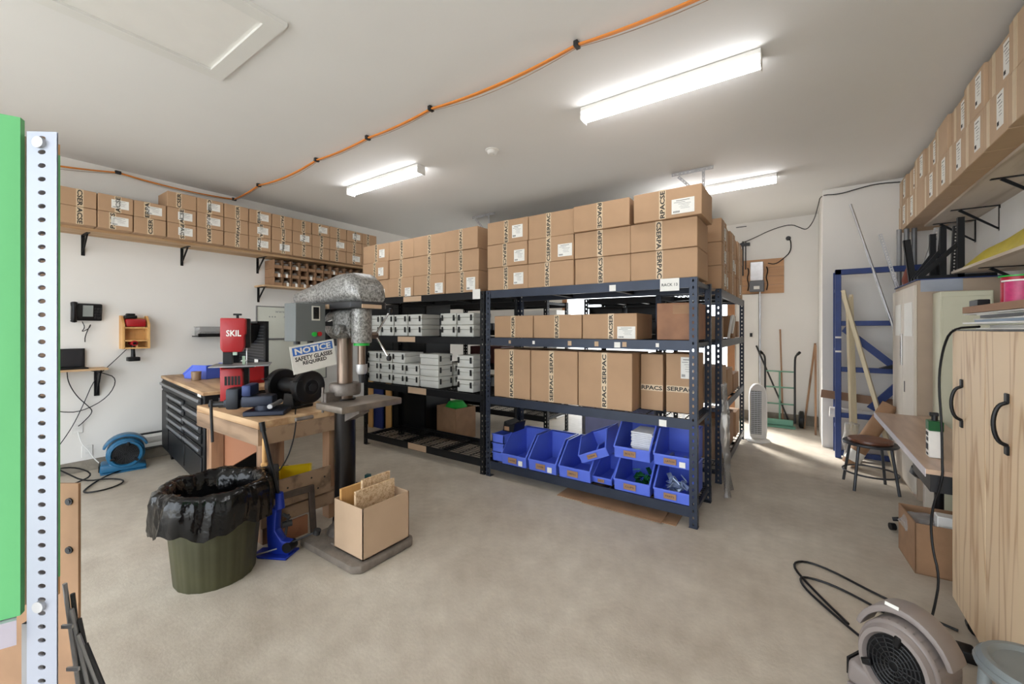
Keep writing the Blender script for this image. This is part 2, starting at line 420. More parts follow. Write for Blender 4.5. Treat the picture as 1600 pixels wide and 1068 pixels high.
# ------------------------------------------------------------------ orange cord along wall and ceiling
clips = [(-6.0, 1.22, 3.14), (-6.0, 2.33, 3.14), (-5.257, 2.30, 3.165), (-3.992, 2.288, 3.165), (-3.156, 2.284, 3.165), (-2.339, 2.26, 3.165), (-1.093, 2.25, 3.165), (.05, 2.25, 3.165), (.8, 2.25, 3.165)]
def sagged(pts, sag, dx=0, dy=0, dz=0):
    out = []
    for i in range(len(pts)-1):
        a, c = Vector(pts[i]), Vector(pts[i+1]); L = (c-a).length
        for k in range(10):
            f = k/10; p = a.lerp(c, f); p.z -= sag*L*L*4*f*(1-f)*.5; out.append(p+Vector((dx, dy, dz)))
    out.append(Vector(pts[-1])+Vector((dx, dy, dz))); return out
pts0 = [(-6.0, -.4, 3.06)]+clips
t = thing('orange_extension_cord', 'orange extension cord strung in swags along the left wall and across the ceiling', 'cord', clips[0])
O = Vector(clips[0])
for k, (dy, dz, sg) in enumerate(((0, 0, .045), (.012, .004, .05))):
    MB().tube([p-O for p in sagged(pts0, sg, 0, dy, dz)], .0075, 8).build('strand', m_orange, t)
MB().tube([p-O for p in sagged(pts0, .068, 0, .02, -.004)], .0025, 5).build('thin_wire', M('thin_grey_wire', s(150, 130, 110), .6), t)
for c in clips:
    c = Vector(c)-O
    MB().box(c.x-.014, c.y-.02, c.z-.014, c.x+.014, c.y+.03, c.z+.02, bev=.003).build('clip', m_dkgrey, t)

# ================================================================== CARTONS
_cm = {}
def box_mesh(w, d, h, mat, bev=.004, seam=True):
    key = ('box', round(w, 3), round(d, 3), round(h, 3), mat.name)
    if key not in _cm:
        mb = MB().box(-w/2, -d/2, 0, w/2, d/2, h, bev=bev)
        _cm[key] = mb.mesh('carton_body', mat)
    return _cm[key]
def plate_mesh(name, w, h, mat, th=.0012):
    key = (name, round(w, 3), round(h, 3), mat.name)
    if key not in _cm: _cm[key] = MB().box(-w/2, -th, -h/2, w/2, 0, h/2).mesh(name, mat)
    return _cm[key]
def label_print(w, h):
    key = ('lp', round(w, 3), round(h, 3))
    if key not in _cm:
        mb = MB()
        for i, (a, c, z, t_) in enumerate(((-.3, .3, .38, .03), (-.4, .1, .26, .02), (-.2, .35, .15, .015), (-.1, .3, .05, .012), (-.15, .25, -.06, .012), (-.1, .3, -.16, .012))):
            mb.box(a*w, -.0020, (z-t_/2)*h, c*w, -.0013, (z+t_/2)*h)
        for k in range(6): mb.box((-.42+k*.05)*w, -.0020, -.42*h, (-.42+k*.05+.025)*w, -.0013, -.3*h)
        _cm[key] = mb.mesh('label_print', m_ink)
    return _cm[key]
STR = 'SERPACSERPACSERPAC'
def carton(label, loc, size, rz=0, tape='v', tx=0, sticker=None, mat=None, group=None, name='cardboard_box', texted=True, flip=None, h_letter=.032):
    w, d, h = size; mat = mat or m_card
    t = thing(name, label, 'box', loc, rz, group)
    link('carton_body', box_mesh(w, d, h, mat), t)
    if tape:
        tw = .05
        if tape == 'v':
            tp = link('tape', plate_mesh('tape', tw, h*.985, m_tape), t, (tx, -d/2, h/2))
            # strip folded over the top
            Bx('tape_fold', m_tape, (tx-tw/2, -d/2, h, tx+tw/2, -d/2+.08, h+.0012), t)
            L = h
        else:
            tp = link('tape', plate_mesh('tape', w*.985, tw, m_tape), t, (0, -d/2, h*tx)); L = w
        if texted:
            n = max(3, int(L/(h_letter*1.02))); st = random.randrange(6)
            txt = (STR*3)[st:st+n]
            if n > 7: txt = ('SERPAC '*5)[st:st+n].strip()
            me = text_mesh(txt, h_letter, m_ink, .03, length=L*.93)
            up = (random.random() < .5) if flip is None else flip
            if tape == 'v': link('tape_print', me, tp, (0, -.0018, 0), (0, R(-90) if up else R(90), 0))
            else: link('tape_print', me, tp, (0, -.0018, 0), (0, 0, 0))
    if sticker:
        sx, sz, sw, sh = sticker
        sk = link('shipping_label', plate_mesh('shipping_label', sw, sh, m_paper, .0012), t, (sx, -d/2-.0006, sz))
        link('label_print', label_print(sw, sh), sk)
    return t

# ------------------------------------------------------------------ left wall long shelf with cartons
def bracket(label_parent, x, y, z, depth, drop, mat=m_black, sx=1, name='bracket'):
    """black L bracket with a diagonal stay; wall at x, reaching sx*depth into the room"""
    mb = MB()
    mb.box(min(x, x+sx*.006), y-.014, z-drop, max(x, x+sx*.006), y+.014, z)
    mb.box(min(x, x+sx*depth), y-.014, z-.006, max(x, x+sx*depth), y+.014, z)
    mb.prism([(x, z-drop*.8), (x+sx*.012, z-drop*.85), (x+sx*depth*.85, z-.012), (x+sx*depth*.75, z-.006)], y-.006, y+.006, 'Y')
    return mb.build(name, mat, label_parent)
SHZ = 2.455
t = thing('wall_shelf', 'long plywood shelf on the left wall holding rows of taped cartons', 'shelf', (LX, 2.5, SHZ))
MB().box(0, -2.9, -.025, .33, 2.0, 0).build('board', m_plyH, t)
for y in (.97, 1.8, 2.64, 3.5, 4.3): bracket(t, 0, y-2.5, -.025, .24, .21)
rowname = ['bottom', 'middle', 'top']
for row in range(3):
    k0 = -3 if row < 2 else 2
    cnt = 0
    for k in range(k0, 12):
        y = .99+.269*k+.135
        wd = .262+random.uniform(-.004, .003)
        if row == 1 and k in (0,): pass
        cnt += 1
        st = None
        if (row == 0 and k in (0, 2, 5, 10)) or (row == 1 and k in (0, 2, 9)) or (row == 2 and k in (3, 5, 8, 10)) or random.random() < .12:
            st = (.03, .085, .13, .085)
        tail = {0: 'just above the shelf board', 1: 'between two others', 2: 'just under the ceiling'}[row]
        carton('taped carton, %s from the left, %s row, left wall shelf' % (NUM[cnt-1], rowname[row]),
               (LX+.165+.155+random.uniform(-.006, .006), y, SHZ+.168*row), (wd, .30, .165), R(90)+random.uniform(-.015, .015), 'v', random.uniform(-.03, .02), st, group='cartons on the left wall shelf', h_letter=.036)
# fix: cartons sit fully on the board
# ------------------------------------------------------------------ small shelf with open parts bins
t = thing('wall_shelf', 'short plywood shelf under the long one holding small open cardboard bins', 'shelf', (LX, 3.6, 2.05))
MB().box(0, -1.0, -.02, .30, .8, 0).build('board', m_plyH, t)
for y in (-.95, -.1, .7): bracket(t, 0, y, -.02, .22, .2)
mb = MB(); W_, D_, H_, T_ = .105, .27, .115, .003
mb.box(-W_/2, -D_/2, 0, W_/2, D_/2, T_).box(-W_/2, -D_/2, 0, -W_/2+T_, D_/2, H_).box(W_/2-T_, -D_/2, 0, W_/2, D_/2, H_).box(-W_/2, D_/2-T_, 0, W_/2, D_/2, H_).box(-W_/2, -D_/2, 0, W_/2, -D_/2+T_, H_*.38)
me_open = mb.mesh('bin_body', m_card2)
me_cont = MB().box(-W_/2+.02, -D_/2+.02, T_, W_/2-.03, D_/2-.05, H_*.65).mesh('contents', M('mixed_parts', s(120, 112, 104), .6, var=.5, scale=30))
me_divd = MB().box(-.004, -D_/2-.001, .0, .026, -D_/2, .05).mesh('bin_tag', m_paper)
for row in range(3):
    for k in range(14):
        o = thing('parts_bin', 'small open parts bin, %s from the left, %s row under the long wall shelf' % (NUM[k], rowname[row]), 'bin', (LX+.15+.0*row, 2.78+.117*k, 2.05+.1175*row), R(90), 'small open parts bins')
        link('bin_body', me_open, o)
        if random.random() < .7: link('contents', me_cont, o)
        if random.random() < .5: link('bin_tag', me_divd, o, (random.uniform(-.03, .01), 0, .0))

# ================================================================== LEFT WALL DEVICES
t = thing('wall_phone', 'black desk phone with grey screen mounted on the left wall', 'phone', (LX, .98, 1.63))
MB().box(0, -.10, -.075, .05, .125, .10, bev=.01).xform(ROT(R(8), 'Y')).build('phone_body', m_blkplastic, t)
MB().box(.05, -.02, -.03, .056, .055, .085).xform(ROT(R(8), 'Y')).build('screen', m_screen, t)
mb = MB()
for i in range(4):
    for j in range(3): mb.box(.052, .066+j*.018, -.05+i*.03, .06, .08+j*.018, -.03+i*.03)
mb.xform(ROT(R(8), 'Y')).build('keypad', m_dkgrey, t)
MB().tube([(.075, -.085, .10), (.09, -.085, .06), (.085, -.085, 0), (.08, -.085, -.06), (.06, -.085, -.085)], [.026, .02, .018, .02, .026], 10, smooth=1).build('handset', m_blkplastic, t)
MB().tube([(.03, -.02, -.09), (.04, .0, -.15), (.03, -.03, -.2), (.05, .03, -.16), (.03, .045, -.1), (.03, .0, -.24), (.03, .0, -.3)], .004, 6, smooth=2).build('coiled_cord', m_blkplastic, t)

t = thing('wall_shelf', 'small wooden shelf on the left wall carrying a black laptop', 'shelf', (LX, .78, 1.065))
MB().box(0, -.42, -.02, .22, .34, 0).build('board', m_plyH, t)
MB().box(0, .27, -.3, .018, .31, -.02).prism([(0, -.28), (.02, -.28), (.19, -.02), (0, -.02)], .285, .297, 'Y').build('bracket', m_black, t)
laptop = t = thing('laptop', 'open black laptop on the small wall shelf under the phone', 'laptop', (LX+.11, .84, 1.066))
MB().box(-.07, -.14, 0, .09, .14, .014, bev=.003).build('base', m_blkplastic, t)
MB().box(-.09, -.14, .01, -.08, .14, .20, bev=.002).build('lid', m_blkplastic, t)
MB().box(-.079, -.125, .025, -.078, .125, .19).build('screen', M('dark_screen', s(40, 42, 46), .2, var=0), t)
o = MB().tube([(.16, .98, 1.05), (.2, 1.07, 1.02), (.18, 1.2, .95), (.12, 1.14, .75), (.06, .95, .62), (.05, .8, .64), (.05, .72, .7)], .0045, 6, smooth=2).xform(Matrix.Translation((LX, 0, 0))).build('power_cord', m_blkplastic)
adopt(o, laptop)
o = MB().tube([(.05, 1.3, 1.25), (.03, 1.2, 1.12), (.03, 1.05, .95), (.04, .97, .7), (.03, .9, .5), (.05, .82, .35), (.08, .75, .25)], .004, 6, smooth=2).xform(Matrix.Translation((LX, 0, 0))).build('charger_cord', m_blkplastic)
charger_cord = o
o = MB().tube([(.05, .85, 1.04), (.03, .86, .93), (.03, .92, .78), (.04, 1.01, .66), (.03, 1.04, .6), (.03, .96, .5), (.035, .93, .475)], .0045, 6, smooth=2).xform(Matrix.Translation((LX, 0, 0))).build('power_cord', m_blkplastic)
adopt(o, laptop)
for (y, z, lab) in ((.93, .40, 'white wall outlet with a cord plugged in under the small shelf'), (1.0, .14, 'white double outlet box low on the left wall above the curb')):
    t = thing('wall_outlet', lab, 'outlet', (LX, y, z))
    MB().box(0, -.04, 0, .008, .04, .12, bev=.002).build('cover_plate', m_white, t)
    for dz in (.03, .07): MB().box(.008, -.016, dz, .011, .016, dz+.026).build('socket', m_trim, t)
o = MB().tube([(.03, .93, .42), (.04, .95, .3), (.05, 1.0, .22), (.08, 1.05, .1), (.12, 1.12, .02), (.2, 1.2, .01)], .005, 6, smooth=2).xform(Matrix.Translation((LX, 0, 0))).build('power_cord', m_white)
cord_a = o
o = MB().tube([(-5.7, 1.2, .02), (-5.62, 1.05, .012), (-5.4, .9, .01), (-5.2, .82, .01), (-5.15, 1.0, .01), (-5.3, 1.15, .012), (-5.5, 1.05, .02), (-5.55, .9, .02), (-5.7, .8, .1), (-5.8, .75, .14), (-5.85, .9, .1), (-5.75, 1.0, .02), (-5.6, .85, .01), (-5.5, .7, .01), (-5.3, .45, .01)], .007, 8, smooth=2).build('power_cord', m_blkplastic)
cord_b = o

t = thing('drill_holder', 'wooden wall holder with compartments and a red tool inside', 'tool holder', (LX, 1.36, 1.25))
mb = MB()
for y in (-.115, .095): mb.prism([(0, 0), (.13, 0), (.13, .27), (.05, .36), (0, .36)], y, y+.02, 'Y')
mb.box(0, -.1, .22, .13, .1, .235).box(0, -.1, .08, .13, .1, .095).box(0, -.1, 0, .13, .1, .015).box(0, -.1, 0, .012, .1, .34).box(.0, .0, .015, .13, .012, .08)
mb.build('frame', m_pine, t)
o = MB().box(0, -.085, .001, .1, .085, .09, bev=.02).build('tool_charger', m_red, None, (LX+.02, 1.36, 1.486))
tag(o, 'red tool charger lying in the top of the wooden wall holder', 'charger'); adopt(charger_cord, o)
t = thing('battery', 'black tool battery on top of the wooden wall holder', 'battery', (LX+.08, 1.32, 1.578))
MB().box(-.04, -.05, 0, .04, .05, .035, bev=.008).box(-.03, -.035, .033, .03, .035, .055, bev=.006).build('battery_body', m_blkplastic, t)
t = thing('cordless_drill', 'black and red cordless drill hanging upside down in the wooden holder', 'drill', (LX+.09, 1.34, 1.27))
MB().cyl((-.06, 0, .04), (.06, 0, .04), .028, n=14).build('motor_housing', m_red, t)
MB().cyl((.06, 0, .04), (.085, 0, .04), .016, .01).build('chuck', m_blkplastic, t)
MB().tube([(-.01, 0, .03), (0, 0, -.04), (.005, 0, -.11)], [.02, .017, .02], 10).build('grip', m_blkplastic, t)
MB().box(-.04, -.05, -.155, .055, .05, -.11, bev=.008).build('battery_pack', m_blkplastic, t)

def wboard(y0, y1, z0, z1, lab):
    t = thing('whiteboard', lab, 'whiteboard', (LX, (y0+y1)/2, z0)); W = (y1-y0)/2; Hh = z1-z0
    MB().box(0, -W, 0, .012, W, Hh).build('panel', M('whiteboard_panel', s(226, 228, 216), .35, var=.02), t)
    MB().box(0, -W-.012, -.012, .02, -W, Hh+.012).box(0, W, -.012, .02, W+.012, Hh+.012).box(0, -W, Hh, .02, W, Hh+.012).box(0, -W, -.012, .02, W, 0).build('frame', m_grey, t)
    return t
t = wboard(2.63, 3.62, 1.335, 1.77, 'upper whiteboard with faint writing on the left wall beside the drill press')
for k, tx_ in enumerate(('www.... .. ....', '...  ... ....')):
    link('writing', text_mesh(tx_, .03-.01*k, m_screen, 0), t, (.0135, -.1, .37-.07*k), (0, 0, R(90)))
wboard(2.66, 3.62, .72, 1.31, 'lower plain whiteboard hanging below the one with writing')

t = thing('baseboard_heater', 'white electric baseboard heater low on the left wall behind the tool chest', 'heater', (LX, 2.0, .13))
MB().prism([(0, 0), (.06, 0), (.06, .03), (.045, .05), (.06, .07), (.06, .12), (.03, .15), (0, .15)], -.72, .8, 'Y').build('casing', m_white, t)
MB().box(.0, -.72, .15, .035, .8, .165).box(.045, -.72, -.002, .062, .8, .008).build('grille', m_dkgrey, t)

# ------------------------------------------------------------------ air movers
def air_mover(label, loc, rz, mat, R_=.17, wd=.2, grille='round', logo=None, low=False):
    t = thing('air_mover', label, 'fan', loc, rz)
    # snail housing: circle with a flat foot and outlet nozzle towards -X ; inlet faces -Y
    cz = R_+.035; out = []
    for k in range(0, 25):
        a = R(-50+k*(270/24)); out.append((R_*math.cos(a), cz+R_*math.sin(a)*1.0))
    out += [(-R_*1.25, cz-R_*.55), (-R_*1.3, .012), (R_*1.05, .012), (R_*1.08, .05)]
    MB().prism(out, -wd/2, wd/2, 'Y', bev=.018).build('housing', mat, t, ang=50)
    hub = MB().lathe([(R_*.92, -wd/2-.001), (R_*.86, -wd/2-.022), (R_*.76, -wd/2-.024), (R_*.70, -wd/2-.006), (R_*.68, -wd/2+.03)], 40, (0, 0, cz), 'Y')
    hub.build('inlet_ring', mat, t)
    MB().lathe([(0, -wd/2-.004), (R_*.70, -wd/2-.006), (R_*.70, -wd/2-.002), (0, -wd/2-.002)], 32, (0, 0, cz), 'Y').build('inlet_recess', m_blkplastic, t)
    g = MB()
    for rr in (.12, .22, .32, .42, .52, .62):
        g.tube([(R_*rr*math.cos(2*math.pi*k/28), -wd/2-.014, cz+R_*rr*math.sin(2*math.pi*k/28)) for k in range(28)], .0022, 5, True)
    for k in range(16):
        a = 2*math.pi*k/16; g.tube([(R_*.1*math.cos(a), -wd/2-.013, cz+R_*.1*math.sin(a)), (R_*.66*math.cos(a), -wd/2-.013, cz+R_*.66*math.sin(a))], .002, 5)
    g.build('grille', m_dkgrey, t)
    for a in (R(80), R(200), R(320)):
        MB().box(-.012, -wd/2-.03, -.02, .012, -wd/2-.01, .02, bev=.004).xform(Matrix.Translation((R_*.68*math.cos(a), 0, cz+R_*.68*math.sin(a))) @ Matrix.Rotation(-a+R(90), 4, 'Y')).build('grille_clip', m_blkplastic, t)
    # handle arch
    hp = [(R_*1.10*math.cos(R(a)), 0, cz+R_*1.06*math.sin(R(a))+.012) for a in (150, 130, 110, 90, 70, 50, 30)]
    h = MB(); prev = None
    pr = [((R_*1.10)*math.cos(R(a)), cz+(R_*1.10)*math.sin(R(a))) for a in range(20, 161, 10)]
    pi = [((R_*1.24)*math.cos(R(a)), cz+(R_*1.27)*math.sin(R(a))) for a in range(160, 19, -10)]
    h.prism(pr+pi, -wd*.3, wd*.3, 'Y', bev=.006); h.build('handle', mat, t)
    MB().box(-R_*1.25, -wd/2-.005, 0, R_*1.05, wd/2+.005, .014, bev=.004).build('foot', mat, t)
    MB().box(-R_*1.34, -wd*.4, .03, -R_*1.28, wd*.4, cz-R_*.6).build('outlet_mouth', m_blkplastic, t)
    return t
am = air_mover('blue snail-shaped air mover on the floor against the left wall', (-5.78, 1.24, 0), R(90-12), m_teal, .15, .22); adopt(cord_a, am); adopt(cord_b, am)

# ================================================================== TOOL CHEST
t = thing('tool_chest', 'black rolling tool chest with wooden top against the left wall', 'tool chest', (-5.9, 1.575, 0), R(-6.8))
CL = 1.86; CD = .6
MB().box(0, 0, .13, CL, CD, .91, bev=.006).build('cabinet_body', m_black, t)
MB().box(-.01, -.012, .91, CL+.01, CD+.01, .94, bev=.004).build('worktop', m_plyX, t)
def drawer(x0, x1, z0, z1):
    d = MB().box(x0, -.012, z0, x1, 0, z1, bev=.003).build('drawer', m_black, t)
    MB().box(x0+.01, -.032, z1-.04, x1-.01, -.012, z1-.012, bev=.003).build('handle', M('handle_grey', s(128, 130, 134), .35, .6) if 'handle_grey' not in bpy.data.materials else bpy.data.materials['handle_grey'], d)
drawer(.03, CL-.06, .80, .885)
for i, z in enumerate((.72, .64, .56, .48, .40)):
    drawer(.42, 1.14, z-.0, z+.07)
for i, z in enumerate((.69, .58, .50)): drawer(1.18, CL-.06, z, z+.075)
drawer(1.18, CL-.06, .40, .475)
MB().box(.03, -.010, .17, .38, 0, .78, bev=.004).build('door', m_black, t)
MB().box(.42, -.010, .17, 1.14, 0, .385, bev=.004).build('door', m_black, t)
MB().box(1.18, -.010, .17, CL-.06, 0, .385, bev=.004).build('door', m_black, t)
MB().box(CL, .1, .84, CL+.004, .5, .88).build('badge', m_grey, t)
link('brand_plate', plate_mesh('brand_plate', .12, .03, m_paper), t, (CL-.16, -.001, .895))
for x in (.1, CL-.1):
    for y in (.08, CD-.08):
        c = MB().cyl((x, y-.02, .055), (x, y+.02, .055), .055, n=18).build('caster', m_blkplastic, t)
        MB().box(x-.03, y-.03, .05, x+.03, y+.03, .13).build('fork', m_dkgrey, c)
# things on the chest
def open_bin(label, loc, size, rz=0, mat=m_blue, rot=None, group=None, lab=None, name='storage_bin', tags=1):
    w, d, h = size; t = thing(name, label, 'bin', loc, rz, group, rot=rot); th = .004
    mb = MB(); tap = .88
    # hopper bin: open top and front opening. front at -Y
    def wall(pts, ax, a, b): mb.prism(pts, a, b, ax)
    prof = [(-d/2, 0), (d/2, 0), (d/2, h), (-d*.12, h), (-d/2-.01, h*.36)]
    wall([(y, z) for y, z in prof], 'X', -w/2, -w/2+th); wall([(y, z) for y, z in prof], 'X', w/2-th, w/2)
    mb.box(-w/2, -d/2, 0, w/2, d/2, th).box(-w/2, d/2-th, 0, w/2, d/2, h)
    mb.prism([(-d/2-.01, h*.36), (-d/2, 0), (-d/2+th, 0), (-d/2-.01+th, h*.36)], -w/2, w/2, 'X')
    mb.build('bin_body', mat, t)
    rm = MB()
    for sx in (-1, 1):
        x0, x1 = (-w/2-.005, -w/2+.007) if sx < 0 else (w/2-.007, w/2+.005)
        rm.box(x0, -d*.12, h-.008, x1, d/2+.004, h+.004)
        rm.prism([(-d*.12, h+.004), (-d/2-.014, h*.36+.002), (-d/2-.010, h*.36-.012), (-d*.12, h-.012)], x0, x1, 'X')
    rm.box(-w/2, -d/2-.016, h*.36-.012, w/2, -d/2-.006, h*.36+.002).box(-w/2, d/2-.004, h-.008, w/2, d/2+.008, h+.004)
    rm.build('rim', mat, t)
    if tags:
        tg = Bx('card_tag', m_card2, (-w*.22, -d/2-.0155, h*.09, w*.12, -d/2-.0135, h*.27), t)
        link('tag_print', text_mesh('PARTS' if False else lab or '....', .014, m_ink, .01, length=w*.24), tg, (-w*.05, -d/2-.0162, h*.18))
        if tags > 1: Bx('paper_tag', m_paper, (w*.2, -d/2-.0155, h*.05, w*.36, -d/2-.0135, h*.22), t)
    return t
open_bin('blue plastic hopper bin on the wooden top of the black tool chest', (-5.25, 1.80, .942), (.3, .3, .14), R(-70), tags=0)
t = thing('glass_jar', 'clear plastic cup standing in front of the blue bin on the tool chest', 'cup', (-5.05, 1.62, .942))
MB().lathe([(0, 0), (.04, 0), (.045, .09), (.042, .09), (.037, .004), (0, .004)], 20).build('cup_body', M('amber_clear', s(190, 160, 130), .1, trans=.5), t)
t = thing('tool_hutch', 'black pegboard hutch with hanging tools standing on the tool chest', 'pegboard', (-4.80, 2.03, .942), R(-6.8))
MB().box(-.42, 0, 0, .42, .02, .58).build('back_panel', m_blkplastic, t)
MB().box(.42, -.01, 0, .46, .02, .6).box(-.46, -.1, 0, -.42, .02, .6).box(-.46, -.08, .58, .46, .02, .6).build('frame', m_black, t)
mb = MB()
for i in range(18): mb.box(-.40, -.006, .03+.03*i, .40, 0, .042+.03*i)
mb.build('slots', M('slot_grey', s(70, 72, 76), .4, .4, var=0), t)
MB().prism([(-.3, .58), (.1, .58), (-.1, .40), (-.32, .44)], -.07, -.02, 'Y').build('red_tool_bag', m_red, t)
MB().prism([(-.05, .58), (.3, .56), (.2, .42), (0, .36)], -.1, -.01, 'Y').build('black_pouch', m_blkplastic, t)
link('note', plate_mesh('note', .11, .1, m_paper), t, (.2, -.012, .16))
t = thing('tool_case', 'red open tool case with coloured hand tools on the chest', 'tool case', (-4.45, 1.80, .942), R(10))
MB().box(-.18, -.1, 0, .18, .1, .03).box(-.18, -.1, 0, .18, -.09, .1).box(-.18, .09, 0, .18, .1, .16).box(-.18, -.1, 0, -.17, .1, .16).box(.17, -.1, 0, .18, .1, .16).build('case_body', m_red, t)
for k, mm in enumerate((m_blue, m_green, m_yellow, m_grey, m_white)):
    MB().tube([(-.13+.06*k, -.05, .04), (-.11+.06*k, .05, .17)], [.013, .008], 8).build('hand_tool', mm, t)
t = thing('tray_shelf', 'small black wall tray holding a clear plastic box left of the bandsaw', 'shelf', (LX, 2.02, 1.37))
MB().box(0, -.12, 0, .2, .2, .012).box(.19, -.12, 0, .2, .2, .04).build('tray', m_blkplastic, t)
t = thing('clear_box', 'clear plastic box of parts on the small black wall tray', 'box', (LX+.1, 2.02, 1.383))
MB().box(-.08, -.1, 0, .08, .17, .1, bev=.004).build('box_body', m_clear, t)
MB().box(-.085, -.105, .1, .085, .175, .112).build('lid', m_clear, t)
MB().box(-.06, -.08, .005, .06, .15, .05).build('contents', M('small_parts', s(110, 104, 98), .6, var=.4, scale=40), t)

# ================================================================== WORKBENCH (axis aligned, near right corner -2.9, 1.3)
WB = (-2.93, 1.27)   # near corner in X/Y
t = thing('workbench', 'rough wooden workbench on lumber legs left of the drill press', 'workbench', (-3.45, 1.65, 0))
X0, X1, Y0, Y1 = -3.98, -2.93, 1.28, 1.95
def bl(x, y, z=0): return (x+3.45, y-1.65, z)
def bb(x0, y0, z0, x1, y1, z1, name, mat, bev=.003): return Bx(name, mat, (x0+3.45, y0-1.65, z0, x1+3.45, y1-1.65, z1), t, bev)
bb(X0, Y0, .80, X1, Y1, .85, 'bench_top', m_plyX)
mb = MB(); mb.box(X0+3.45, Y0-1.65, .69, X1+3.45, Y0-1.61, .80).box(X0+3.45, Y1-1.69, .69, X1+3.45, Y1-1.65, .80).box(X1+3.41, Y0-1.61, .69, X1+3.45, Y1-1.69, .80).box(X0+3.45, Y0-1.61, .69, X0+3.49, Y1-1.69, .80)
mb.build('apron', m_lumber, t)
for x in (X0+.05, X1-.14):
    for y in (Y0+.05, Y1-.14): bb(x, y, 0, x+.09, y+.09, .69, 'leg', m_lumberZ)
bb(X0+.2, Y0+.06, .22, X1-.04, Y1-.05, .245, 'lower_shelf', m_lumber)
bb(X1-.045, Y0+.02, .13, X1-.005, Y1, .22, 'rail', m_lumber)
MB().prism([(-3.92+3.45, .28), (-3.20+3.45, .60), (-3.20+3.45, .69), (-3.92+3.45, .69)], 1.425-1.65, 1.44-1.65, 'Y').build('side_panel', m_redply, t)
t = thing('vise', 'dark blue bench vise bolted on the front corner of the workbench', 'vise', (-3.17, 1.44, .852), R(48)); t.scale = (1.2, 1.2, 1.15)
MB().box(-.1, -.08, 0, .12, .08, .03, bev=.005).cyl((0, 0, .03), (0, 0, .06), .06).box(-.12, -.05, .05, .05, .05, .12, bev=.012).build('vise_body', M('vise_navy', s(30, 36, 52), .4, .4, var=.2), t)
MB().box(-.20, -.055, .04, -.13, .055, .17, bev=.015).box(-.22, -.03, .05, .02, .03, .1, bev=.01).build('moving_jaw', M('vise_dark', s(40, 42, 48), .4, .5, var=.2), t)
MB().box(-.11, -.07, .12, -.06, .07, .19, bev=.01).build('fixed_jaw', M('vise_blue', s(40, 54, 96), .4, .4, var=.15), t)
MB().cyl((-.30, 0, .07), (-.2, 0, .07), .018).build('screw', m_dkgrey, t)
MB().cyl((-.285, -.02, .10), (-.285, .0, -.16), .008).build('handle_bar', m_dkgrey, t)
MB().cyl((.05, -.1, .06), (.05, .1, .06), .014).build('swivel_lock', m_grey, t)

# bandsaw
t = thing('bandsaw', 'red and black benchtop bandsaw with white lettering on the workbench', 'bandsaw', (-3.75, 1.50, .851), R(62))
# local: front (door side) faces -Y, throat to +X
MB().box(-.13, -.12, 0, .17, .14, .035, bev=.006).build('base', m_dkgrey, t)
MB().prism([(-.12, .035), (.03, .035), (.03, .26), (.02, .30), (-.12, .30)], -.10, .0, 'Y', bev=.008).build('lower_door', m_red, t)
MB().box(-.115, 0, .035, .06, .10, .30, bev=.008).build('lower_housing', m_blkplastic, t)
MB().box(-.115, .0, .3, -.055, .09, .47).build('column', m_blkplastic, t)
MB().box(-.05, .01, .40, -.02, .07, .47).cyl((.045, .03, .30), (.045, .03, .47), .004).build('blade', m_chrome, t)
MB().prism([(-.12, .46), (-.10, .43), (.025, .43), (.04, .47), (.04, .56), (.05, .58), (.05, .69), (.04, .70), (-.12, .70)], -.10, -.0, 'Y', bev=.008).build('upper_door', m_red, t)
MB().prism([(-.12, .44), (.07, .46), (.07, .70), (-.12, .70)], 0, .08, 'Y', bev=.008).build('upper_housing', m_blkplastic, t)
MB().cyl((-.02, .04, .70), (-.02, .04, .73), .01).box(-.05, .03, .725, .01, .05, .74, bev=.003).build('tension_knob', m_blkplastic, t)
link('lettering', text_mesh('SKIL', .05, m_paper, .02, 1.0, .10), t, (-.03, -.102, .58))
MB().box(-.18, -.2, .318, .22, .14, .328, bev=.002).build('saw_table', m_grey, t)
MB().prism([(-.08, .30), (.1, .30), (.06, .318), (-.06, .318)], -.08, .08, 'Y').build('trunnion', m_dkgrey, t)
mb = MB()
for k in range(5): mb.box(-.09+.022*k, -.104, .17, -.075+.022*k, -.099, .24)
mb.build('door_window', m_blkplastic, t)
MB().cyl((.02, -.12, .36), (.06, -.12, .36), .008).box(.03, -.13, .33, .05, -.1, .40).build('blade_guide', m_chrome, t)

# bench grinder
t = thing('bench_grinder', 'black bench grinder with round guards on the workbench', 'grinder', (-3.27, 1.70, .852), R(8)); t.scale = (1.08, 1.15, 1.1)
MB().box(-.09, -.08, 0, .09, .08, .02, bev=.004).prism([(-.06, .02), (.06, .02), (.045, .10), (-.045, .10)], -.05, .05, 'Y').build('pedestal', m_blkplastic, t)
MB().cyl((-.13, 0, .15), (.13, 0, .15), .055, n=24).build('motor', m_blkplastic, t)
for sx in (-1, 1):
    g = MB().lathe([(0, sx*.185), (.05, sx*.185), (.06, sx*.176), (.108, sx*.174), (.116, sx*.165), (.116, sx*.125), (.108, sx*.118), (0, sx*.118)], 30, (0, 0, .15), 'X').build('wheel_guard', m_blkplastic, t)
    MB().cyl((sx*.185, 0, .15), (sx*.2, 0, .15), .028, n=6).build('hub_nut', m_dkgrey, g)
    MB().box(sx*.16-.015, -.13, .20, sx*.16+.015, -.06, .206).build('spark_guard', m_dkgrey, t)
o = MB().tube([(-3.10, 1.62, .87), (-3.0, 1.56, .857), (-2.905, 1.52, .82), (-2.9, 1.5, .7), (-2.9, 1.46, .58), (-2.9, 1.40, .5), (-2.95, 1.38, .45)], .005, 6, smooth=2).build('power_cord', m_blkplastic)
adopt(o, t)

